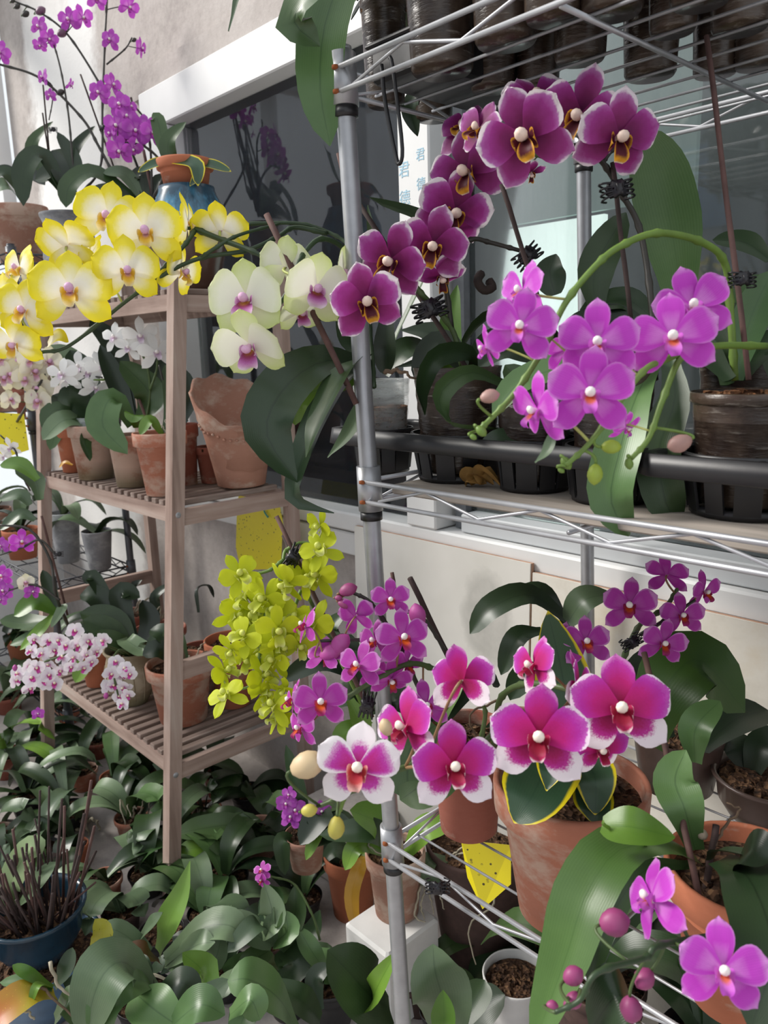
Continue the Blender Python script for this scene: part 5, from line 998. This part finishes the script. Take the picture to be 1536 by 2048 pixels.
# ================================================================== FAR RACK
def frp(lab, x, Y, z, rpx, h, mat, style='classic', seed=1, n=6, L=.2, W=.05, mats=None, el=(25, 70), droop=.5):
    q = onY(x, 900, Y); T = potted_at('potted_orchid', lab, (q.x, Y), z, rpx*depth(q)/F, h, mat, style, .72); rosette(T, n, L, W, mats=mats or [LEAF, LEAFG, LEAFD], seed=seed, el=el, droop=droop); return T
f1 = frp('ivory orchid with tight clusters of flowers on the dark rack', 20, 1.05, 1.20, 34, .12, TERRAP, seed=31); f2 = frp('bright leafy orchid in a terracotta pot on the dark rack above the cage shelf', 62, .99, 1.20, 22, .10, TERRAD, seed=32, mats=[LEAFL, LEAFG])
f3 = frp('orange potted orchid on the low cage shelf of the dark rack', 20, 1.0, .62, 36, .12, TERRAO, seed=33); f4 = frp('orchid in a tall grey pot seen between the wooden legs', 112, 1.10, .62, 30, .2, GREYP, 'plain', seed=34, n=4)
f5 = frp('dangling broad-leaved orchid in a grey pot seen between the wooden legs', 175, 1.14, .62, 30, .15, GREYP, 'plain', seed=35, n=5, L=.22, W=.08, el=(0, 40)); f6 = frp('orange potted orchid on the lowest shelf of the dark rack', -5, 1.0, .12, 36, .13, TERRAO, seed=36); f7 = frp('pale orchid on the low cage shelf by the whitewashed wall', -30, 1.05, .62, 34, .13, TERRAP, seed=37)
f8 = frp('bushy orchid on the lowest shelf of the dark rack by the wooden leg', 60, 1.05, .12, 36, .13, TERRA, seed=38, n=8, L=.26, W=.06); f9 = frp('grey-leaved orchid beside the ivory orchid on the dark rack', -50, 1.0, 1.20, 34, .12, GREYP, 'plain', seed=39)
DF = 2.3
stem(f1, '30,850,.3 60,800,0 90,740,0 40,725,0 0,740,0', 2.5, STEMD, d=DF); stem(f1, '60,800,0 78,790,0 76,760,0', 2.2, STEMD, d=DF)
for (x, y, wd) in ((36, 720, 56), (66, 742, 56), (95, 724, 54), (22, 749, 52), (76, 775, 54), (78, 802, 50), (6, 756, 48), (50, 760, 46), (2, 716, 44), (20, 800, 36), (60, 720, 44)): flower(f1, 'ivory', x, y, wd*1.15, random.uniform(-.05, 0), random.uniform(-30, 30), random.uniform(-25, 15), random.uniform(-20, 20), d=DF, pmat=STEM)
stem(f2, '60,980,.2 40,940,0 30,900,0 0,870,0', 2.2, STEMD, d=DF); 
for (x, y, wd) in ((20, 895, 44), (8, 912, 36)): flower(f2, 'whitestar', x, y, wd, 0, -20, -30, 10, d=DF)
stem(f3, '140,1260,.2 112,1190,.0 100,1120,0 60,1060,0 0,1050,0', 3, STEMD, d=2.1); stem(f3, '112,1110,0 80,1080,0 45,1095,0 0,1110,0', 2.4, STEMD, d=2.1); stem(f3, '120,1200,0 70,1170,0 20,1180,0', 2.4, STEMD, d=2.1); stake(f3, '83,1032 135,1230,.1', 2.5, STAKE, d=2.12)
for (kd, x, y, wd, yw) in (('orchidpink', 44, 1084, 52, 0), ('violet', 2, 1092, 36, -30), ('orchidpink', 4, 1152, 44, -20), ('violet', 6, 1182, 42, -10), ('violet', 64, 1184, 34, 30), ('ivory', 52, 1165, 34, 0), ('violet', 76, 1428, 26, 0), ('violet', 0, 1200, 30, 0)): flower(f3, kd, x, y, wd, 0, yw, -5, 0, d=2.1, pmat=STEMD)
clip(f3, 115, 1108, 8, d=2.1)
for (s, w_, m) in (('110,1225 70,1205,-.02 28,1232,-.03', 44, LEAFL), ('112,1225 125,1215,-.03 102,1255,-.04', 20, LEAFG), ('105,1230 80,1260,-.03 40,1300,-.03', 26, LEAFL), ('108,1232 70,1270,.0 20,1290,0', 30, LEAFM), ('100,1240 50,1245,.02 0,1240,.02', 40, LEAF), ('120,1240 100,1180,.02 85,1140,.02', 26, LEAFD), ('60,1010 40,990,0 0,1000,0', 30, LEAFG), ('70,1040 40,1030,0 0,1060,0', 30, LEAFG), ('75,960 40,930,0 0,930,0', 36, LEAFL), ('80,1000 70,960,.05 30,940,.05', 36, LEAF)): lf(f3, s, w_, m, d=2.15)
def trap(lab, q, hang=None):
    T = Thing('sticky_trap', lab, 'insect trap', sum(q, Vector())/len(q)); n = len(q); nn = (q[2]-q[0]).cross(q[1]-q[0]).normalized()*.0008
    T.add('card', q+[p+nn for p in q], [tuple(range(n)), tuple(range(2*n-1, n-1, -1))]+[(i, n+i, n+(i+1) % n, (i+1) % n) for i in range(n)], TRAP, None, False)
    if hang: v, f = tube(spline(hang, 14), .0022, 6); T.add('hanging_wire', v, f, m_plain('teal_string', '3f9a97', .6))
YT = 1.222
trap('speckled yellow sticky trap tied with teal string under the middle wooden shelf', [onY(x, y, YT) for x, y in ((478, 985), (555, 985), (566, 1045), (562, 1130), (545, 1138), (482, 1140), (472, 1095), (474, 1030))], [onY(x, y, YT-.006) for x, y in ((527, 958), (524, 975), (532, 995), (528, 1020), (536, 1035))])
trap('bright yellow sticky trap on the dark rack behind the pole', [P(x, y, 2.55) for x, y in ((-10, 825), (48, 828), (58, 900), (20, 912), (-10, 908))])

# ================================================================== PLANTS ON THE FLOOR
ZF = 0.0
def fl(lab, x, yb, w_, yt, mat, style='classic', n=6, L=.2, W=.06, mats=None, seed=1, el=(20, 70), droop=.5, a0=None, ratio=.72, z=0.0):
    T = potted('potted_orchid', lab, x, yb, z, w_, yt, mat, style, ratio)
    if n: rosette(T, n, L, W, mats=mats or [LEAF, LEAFG, LEAFM, LEAFD], seed=seed, el=el, droop=droop, a0=a0)
    return T
G1 = fl('orchid with broad round leaves in the open terracotta pot on the floor', 216, 1825, 72, 1776, TERRA, n=5, L=.17, W=.075, seed=51, mats=[LEAFG, LEAF])
G2 = fl('small terracotta pot of orchids behind the bundle of sticks', 158, 1745, 50, 1700, TERRAO, n=4, L=.16, W=.05, seed=52)
G3 = fl('orchid with pale twisted roots in a terracotta pot by the front wooden leg', 268, 1690, 66, 1648, TERRA, n=6, L=.22, W=.065, seed=53, mats=[LEAF, LEAFM, LEAFG])
for k in range(5): rootline(G3, '%d,1640 %d,%d,-.03 %d,%d,-.05' % (262+k*3, 240+k*14, 1600+7*k, 250+k*12, 1650-k*16), 2.4)
G4 = fl('orchid with long narrow leaves in a black pot behind the stick bundle', 140, 1668, 84, 1640, BLACK, 'plastic', n=8, L=.30, W=.05, seed=54, mats=[LEAFG, LEAF, LEAFD], el=(10, 50))
for s in ('150,1650 168,1640,-.03 178,1672,-.05', '145,1650 160,1665,-.04 165,1690,-.05', '155,1648 190,1640,-.03 200,1662,-.04'): rootline(G4, s, 4, ROOT)
G5 = fl('terracotta pot of bark and pale roots behind the front wooden leg', 412, 1672, 74, 1640, TERRA, n=5, L=.2, W=.07, seed=55, mats=[LEAFD, LEAF])
for k in range(6): rootline(G5, '%d,1634 %d,%d,-.02 %d,%d,-.03' % (400+k*5, 392+k*9, 1612+4*(k % 3), 385+k*12, 1632), 2.4)
G6 = fl('orchid in a black rectangular pot in front of the stone block', 455, 1822, 96, 1782, BLACK, 'plastic', n=7, L=.22, W=.07, seed=56, mats=[LEAF, LEAFD, LEAFM], a0=150)
G7 = fl('orchid with one long flat leaf in a lime-stained terracotta pot near the stone block', 522, 1745, 104, 1690, TERRAP, n=4, L=.16, W=.06, seed=57, mats=[LEAFD, LEAF])
lf(G7, '520,1668 470,1650,-.05 400,1658,-.08 352,1668,-.09', 54, LEAF); lf(G7, '520,1670 480,1700,-.06 400,1695,-.08 350,1705,-.08', 46, LEAFL); lf(G7, '515,1672 495,1700,-.08 445,1735,-.1', 34, LEAFM); lf(G7, '525,1668 560,1640,.0 575,1580,.02', 40, LEAFD)
G8 = fl('orchid in a lime-stained terracotta pot on top of the stone block', 615, 1752, 84, 1692, TERRAP, n=4, L=.15, W=.06, seed=58, mats=[LEAFD, LEAF], z=.2)
stem(G8, '612,1690 600,1650,-.02 585,1620,-.03 572,1600,-.03', 2.6, STEMD)
for (x, y, w_) in ((572, 1608, 44), (590, 1622, 50), (582, 1636, 46), (642, 1624, 44), (600, 1640, 36), (578, 1590, 34)): flower(G8, 'violet', x, y, w_, -.04, random.uniform(-30, 30), random.uniform(-20, 20), random.uniform(-20, 20))
lf(G8, '605,1690 600,1600,-.02 572,1490,-.02', 32, LEAFM); lf(G8, '612,1690 640,1630,-.05 600,1690,-.08', 60, LEAFD); lf(G8, '620,1690 660,1660,-.03 700,1640,-.03', 60, LEAFD); lf(G8, '600,1690 565,1680,-.03 570,1750,-.04', 34, LEAF); lf(G8, '612,1690 635,1660,-.06 612,1720,-.08', 30, LEAFL)
G9 = fl('orchid with small pink flower above round glossy leaves on the floor', 545, 1960, 80, 1905, DARKPOT, 'plain', n=0)
d9 = 1.62
for (s, w_, m, pr) in (('525,1870 545,1830,-.02 528,1765,-.0', 58, LEAFG, 'oval'), ('530,1860 510,1850,-.04 455,1905,-.07', 44, LEAFG, 'strap'), ('530,1845 545,1800,.02 540,1770,.02', 50, LEAFM, 'oval'), ('550,1885 575,1860,-.03 568,1820,-.02', 56, LEAFM, 'oval'), ('600,1862 625,1905,-.03 655,1948,-.03', 40, LEAFM, 'oval'), ('560,1900 590,1830,.02 590,1770,.03', 50, LEAF, 'oval'), ('540,1900 500,1930,-.03 480,1990,-.03', 52, LEAF, 'oval'), ('560,1900 590,1930,-.03 545,1985,-.03', 70, LEAF, 'oval'), ('550,1890 540,1850,-.02 548,1815,-.02', 30, LEAFG, 'lance'), ('545,1890 470,1850,0 400,1880,0', 60, LEAFG, 'oval'), ('570,1900 620,1870,.03 640,1820,.04', 44, LEAFD, 'oval')): lf(G9, s, w_, m, d=d9, prof=pr)
stem(G9, '640,1880,.0 625,1830,.0 590,1770,.02 550,1755,.0 524,1752,-.02', 2.6, STEM, d=d9); flower(G9, 'magenta', 524, 1742, 40, -.03, -30, 20, 10, d=d9); flower(G9, 'magenta', 524, 1760, 36, -.03, -50, -20, 10, d=d9)
G10 = fl('orchid with two huge dark oval leaves in a black pot beside the steel post', 665, 2075, 110, 1998, BLACK, 'plastic', n=0)
lf(G10, '780,2020,.0 740,1990,-.04 690,1935,-.06 655,1900,-.06', 130, LEAF, d=1.46, prof='oval', fold=.12); lf(G10, '740,2035,-.0 750,1985,-.07 792,1905,-.08', 56, LEAFL, d=1.46, prof='oval', fold=.35)
lf(G10, '600,2075,-.02 560,2000,-.10 500,1960,-.14 455,1962,-.14', 92, LEAFM, d=1.45, prof='strap', fold=.12); lf(G10, '640,2040 600,2000,-.03 530,1960,-.02', 60, LEAF, d=1.5, prof='oval'); lf(G10, '640,2020,.03 630,1960,.05 660,1930,.06', 40, LEAFD, d=1.5)
G11 = fl('orchid with an upright broad grey-green leaf and a bright new shoot beside the post', 885, 2100, 90, 2055, BLACK, 'plastic', n=0)
lf(G11, '888,2075,-.02 885,2000,-.06 870,1940,-.07 866,1888,-.06', 122, LEAFG, d=1.42, prof='oval', fold=.12); lf(G11, '885,2085,-.08 888,2030,-.10 886,1980,-.10', 52, LEAFL, d=1.40, prof='oval', fold=.25); lf(G11, '900,2080,.0 950,2000,.03 970,1960,.05', 60, LEAF, d=1.45); lf(G11, '905,2085,.05 960,2020,.08 1010,1990,.08', 80, LEAFD, d=1.45)
G12 = fl('orchid with a tall upright yellow-green leaf on the floor', 330, 1935, 90, 1890, BLACK, 'plastic', n=0)
d12 = 1.62
lf(G12, '318,1905 335,1850,-.03 362,1790,-.03 380,1722,-.02', 58, m_leaf('leaf_fresh_green', '6a8f3c', '93b062'), d=d12, prof='lance', fold=.25); lf(G12, '330,1920 400,1860,-.02 455,1850,-.04 490,1875,-.04', 70, LEAFG, d=d12); lf(G12, '335,1925 395,1890,-.06 430,1885,-.07', 60, LEAFG, d=d12, prof='oval'); lf(G12, '320,1925 290,1905,-.05 250,1895,-.06', 40, m_leaf('leaf_reddish', '5a3a2a', '7a5a3a'), d=d12)
lf(G12, '385,1990,-.05 405,1945,-.08 365,1905,-.08', 72, LEAFL, d=d12-.06, prof='oval', fold=.1); lf(G12, '340,1930 420,1930,-.05 445,1870,-.03', 50, LEAFG, d=d12); lf(G12, '345,1935 430,1980,-.08 480,1940,-.08', 46, LEAFG, d=d12-.04)
lf(G12, '300,1905,-.02 230,1860,-.04 200,1880,-.05', 44, LEAFG, d=d12, prof='oval'); lf(G12, '275,1885 300,1850,-.04 325,1825,-.05', 34, LEAFG, d=d12, prof='oval'); rootline(G12, '250,1895,-.08 290,1940,-.12 355,1968,-.12', 5, ROOT, d=d12)
G13 = fl('orchid with big striped arching leaves in the front row on the floor', 300, 2085, 120, 2035, BLACK, 'plastic', n=0)
d13 = 1.36
lf(G13, '305,1990,.0 250,1925,-.06 200,1960,-.10 165,2080,-.10', 120, LEAFG, d=d13, fold=.2); lf(G13, '310,1985,.0 280,1960,-.05 215,2000,-.10 195,2090,-.1', 80, LEAFM, d=d13); lf(G13, '275,1990,-.06 310,2020,-.10 370,2062,-.12', 92, LEAFM, d=d13, prof='oval', fold=.2); lf(G13, '310,1990 360,1965,-.02 400,1990,-.02', 60, LEAFD, d=d13); lf(G13, '320,2000 400,2000,-.02 460,1960,-.0', 50, LEAFG, d=d13); lf(G13, '345,2050,-.1 400,2010,-.12 450,2030,-.12', 80, LEAFM, d=d13-.02, prof='oval')
lf(G13, '305,1990 280,1940,.0 270,1910,.02', 46, LEAF, d=d13); lf(G13, '460,2030,-.1 500,2000,-.12 520,2040,-.12', 60, LEAFM, d=d13)
G14 = fl('dying orchid with an orange withered leaf and dry roots in the front corner', 130, 2215, 120, 2150, TERRAD, n=0)
d14 = 1.40
lf(G14, '110,1990,.0 60,1985,-.05 0,2025,-.08 -30,2060,-.08', 70, LEAFO, d=d14, fold=.15); lf(G14, '165,2005 190,1930,-.04 205,1870,-.05 190,1838,-.05', 44, m_leaf('leaf_spotted_yellow', '9a9a2a', 'b0a83a', spots='3a3418'), d=d14+.1, fold=.2); lf(G14, '105,1975 60,1950,-.03 25,1930,-.03', 26, LEAFL, d=d14); lf(G14, '105,1975 75,1970,-.05 60,2010,-.06', 18, LEAFL, d=d14); lf(G14, '110,1975 130,1940,.0 145,1895,.02', 34, LEAF, d=d14+.05); lf(G14, '130,1975 180,1940,.03 175,1900,.05', 50, LEAFD, d=d14+.05); lf(G14, '105,1978 60,1962,-.02 0,1965,-.02', 30, LEAFM, d=d14)
for s in ('100,1925 120,1975 160,2000', '10,2002 50,2020 70,2040', '30,1990 75,1972 100,1990 150,2040', '160,2000 180,1960,.02 200,1945,.02', '150,1990 170,1975,.02 190,1955,.02', '145,1985 165,1960,.02 182,1950,.02'): rootline(G14, s, 4, ROOT if s[0] != '3' else ROOTB, d=d14-.04)
lf(G14, '110,2040 140,2000,-.02 170,2050,-.02', 60, LEAF, d=d14)
# --- blue glazed pot stuffed with stakes, standing on a blue bowl
sp_ = pot_place(88, 1950, .115, 196, 1896, .66)
BB = potted_at('planter_bowl', 'wide slate blue bowl under the pot of sticks', (sp_.c.x+.005, sp_.c.y-.005), 0, .128, .135, BLUEB, 'bowl', .72, cat='bowl', fillz=.82)
SP = potted_at('stake_pot', 'dark blue glazed pot filled with a bundle of brown stakes', sp_.c.xy, .122, sp_.rt*.96, sp_.h*1.25, BLUEP, 'bowl', .66, cat='pot', fillz=.6)
rg = random.Random(3)
for k in range(60):
    a = rg.uniform(0, 6.28); r = SP.p.rt*.62*math.sqrt(rg.random()); b0 = SP.p.c+Vector((r*math.cos(a), r*math.sin(a), SP.p.h*.5))+RT*.015; h = rg.uniform(.13, .24) if k > 5 else rg.uniform(.27, .36)
    tip = b0+RT*(rg.uniform(-.05, .06) if k > 5 else rg.uniform(.03, .08))+Vector((r*.6*math.cos(a), r*.6*math.sin(a), h))
    if k % 4 == 0 and k > 5: tip = b0-RT*rg.uniform(.06, .12)+Vector((0, 0, rg.uniform(.06, .14)))
    v, f = tube([b0, b0.lerp(tip, .5), tip], rg.uniform(.0022, .0034), 6); SP.add('stake', v, f, STAKED if k % 3 else STAKE)
v, f = tube([SP.p.c+RT*.02+Vector((0, 0, SP.p.h*.6)), SP.p.c+RT*.14+Vector((0, 0, SP.p.h*1.5))], .0022, 6); SP.add('stake', v, f, STAKE)
G15 = fl('orchid with two pale upright leaves beside the pot of sticks', 30, 1850, 70, 1810, GREYP, 'plain', n=3, L=.16, W=.05, seed=60)
lf(G15, '30,1815 20,1770,-.02 60,1700,-.02 84,1708,-.02', 62, m_leaf('leaf_pale_green', '6f8f52', '9db083'), d=1.72, fold=.15); lf(G15, '35,1815 60,1780,-.03 113,1724,-.03', 44, LEAFG, d=1.70, fold=.2); lf(G15, '20,1735 28,1690,0 10,1668,.0', 14, LEAF, d=1.75); lf(G15, '20,1815 0,1770,.02 -10,1720,.04', 50, LEAFG, d=1.75)
# --- fill of leafy pots, front to back
for (X_, lab, mt, sd) in ((-.66, 'tall dark nursery pot of broad leaves behind the brown clay pot', DARKPOT, 101), (-.45, 'tall black nursery pot of dark leaves under the big terracotta pot', BLACK, 102), (-.24, 'tall black nursery pot of dark leaves under the front terracotta pot', BLACK, 103)):
    T = potted_at('potted_orchid', lab, (X_, 1.12), 0, .085, .25, mt, 'plastic'); rosette(T, 8, .24, .085, mats=[LEAFD, LEAF], seed=sd, el=(25, 60), droop=.5, a0=190)
G16 = potted('plant_pot', 'white plastic pot of dark soil on the floor below the long green leaf', 1030, 2110, 0, 130, 1998, FOAM, 'plain', .75, cat='pot')
more = [
    (60, 1640, 70, 1600, 'long-leaved orchid by the left foot of the wooden shelf', BLACK, 8, .30, .05, 71, [LEAFG, LEAF]),
    (20, 1560, 70, 1520, 'orchid with an orange-tipped leaf near the dark rack', TERRAD, 7, .30, .055, 72, [LEAF, LEAFL, LEAFD]),
    (75, 1510, 60, 1475, 'blue-grey leaved orchid under the dark rack', GREYP, 8, .32, .06, 73, [LEAFG, LEAFG, LEAF]),
    (170, 1585, 60, 1552, 'green orchid under the lower wooden shelf by its back leg', TERRA, 7, .26, .055, 74, None),
    (235, 1600, 60, 1565, 'glossy orchid under the lower wooden shelf in a terracotta pot', TERRAO, 7, .24, .06, 75, [LEAF, LEAFM]),
    (300, 1590, 60, 1556, 'dark orchid under the lower wooden shelf next to the front leg', BLACK, 6, .24, .06, 76, [LEAFD, LEAF]),
    (200, 1520, 50, 1490, 'shaded orchid at the wall beneath the wooden shelf', TERRAD, 6, .24, .06, 77, [LEAFD]),
    (440, 1600, 60, 1560, 'dark broad-leaved orchid against the concrete wall', TERRAD, 5, .20, .075, 78, [LEAFD, LEAF]),
    (500, 1640, 70, 1600, 'low dark orchid beside the wall near the lime cascade', BLACK, 6, .18, .07, 79, [LEAFD, LEAF]),
    (340, 1735, 70, 1700, 'orchid at the foot of the front wooden leg', DARKPOT, 6, .20, .065, 80, [LEAF, LEAFM, LEAFG]),
    (300, 1800, 76, 1765, 'grey-green orchid behind the tall yellow-green leaf', BLACK, 6, .20, .07, 81, [LEAFG, LEAF]),
    (400, 1760, 76, 1724, 'mid-green orchid between the front wooden leg and the black pot', TERRAD, 6, .20, .07, 82, [LEAF, LEAFM]),
    (420, 1890, 80, 1850, 'striped glossy orchid in front of the black rectangular pot', BLACK, 6, .20, .075, 83, [LEAF, LEAFG]),
    (610, 1850, 76, 1815, 'shaded orchid in front of the stone block', BLACK, 5, .18, .06, 84, [LEAFD, LEAF]),
    (250, 1880, 80, 1842, 'orchid with round leaves right of the stick bundle', DARKPOT, 6, .19, .075, 85, [LEAFG, LEAFM]),
    (460, 2010, 90, 1965, 'dark orchid in the front row with narrow leaves', BLACK, 6, .20, .06, 86, [LEAFD, LEAFG]),
    (580, 2050, 90, 2005, 'mid-green orchid in the front row by the black pot', BLACK, 5, .18, .075, 87, [LEAF, LEAFM]),
    (90, 1750, 70, 1712, 'dusty orchid behind the pot of sticks', GREYP, 6, .22, .06, 88, [LEAFG, LEAF]),
    (0, 1720, 70, 1680, 'orchid at the very end of the floor row', TERRAP, 6, .22, .06, 89, None),
    (1075, 1990, 90, 1950, 'dark orchid under the wire shelf by the brown clay pot', TERRAD, 5, .18, .08, 91, [LEAFD]),
    (840, 2040, 90, 1990, 'shaded orchid on the floor between the foam block and the post', DARKPOT, 5, .16, .06, 94, [LEAFD, LEAF]),
    (140, 1450, 50, 1425, 'distant orchid under the dark rack beside the wall', TERRA, 7, .28, .06, 95, [LEAF, LEAFG]),
    (20, 1430, 60, 1400, 'distant broad-leaved orchid under the dark rack', TERRAD, 7, .30, .07, 96, [LEAFG, LEAFM]),
]
for (x, yb, w_, yt, lab, mat, n, L_, W_, sd, ms) in more: fl(lab, x, yb, w_, yt, mat, 'plastic' if mat in (BLACK, GREYP) else 'classic', n, L_, W_, ms, sd, el=(15, 72), droop=.45)
bpy.context.view_layer.update()
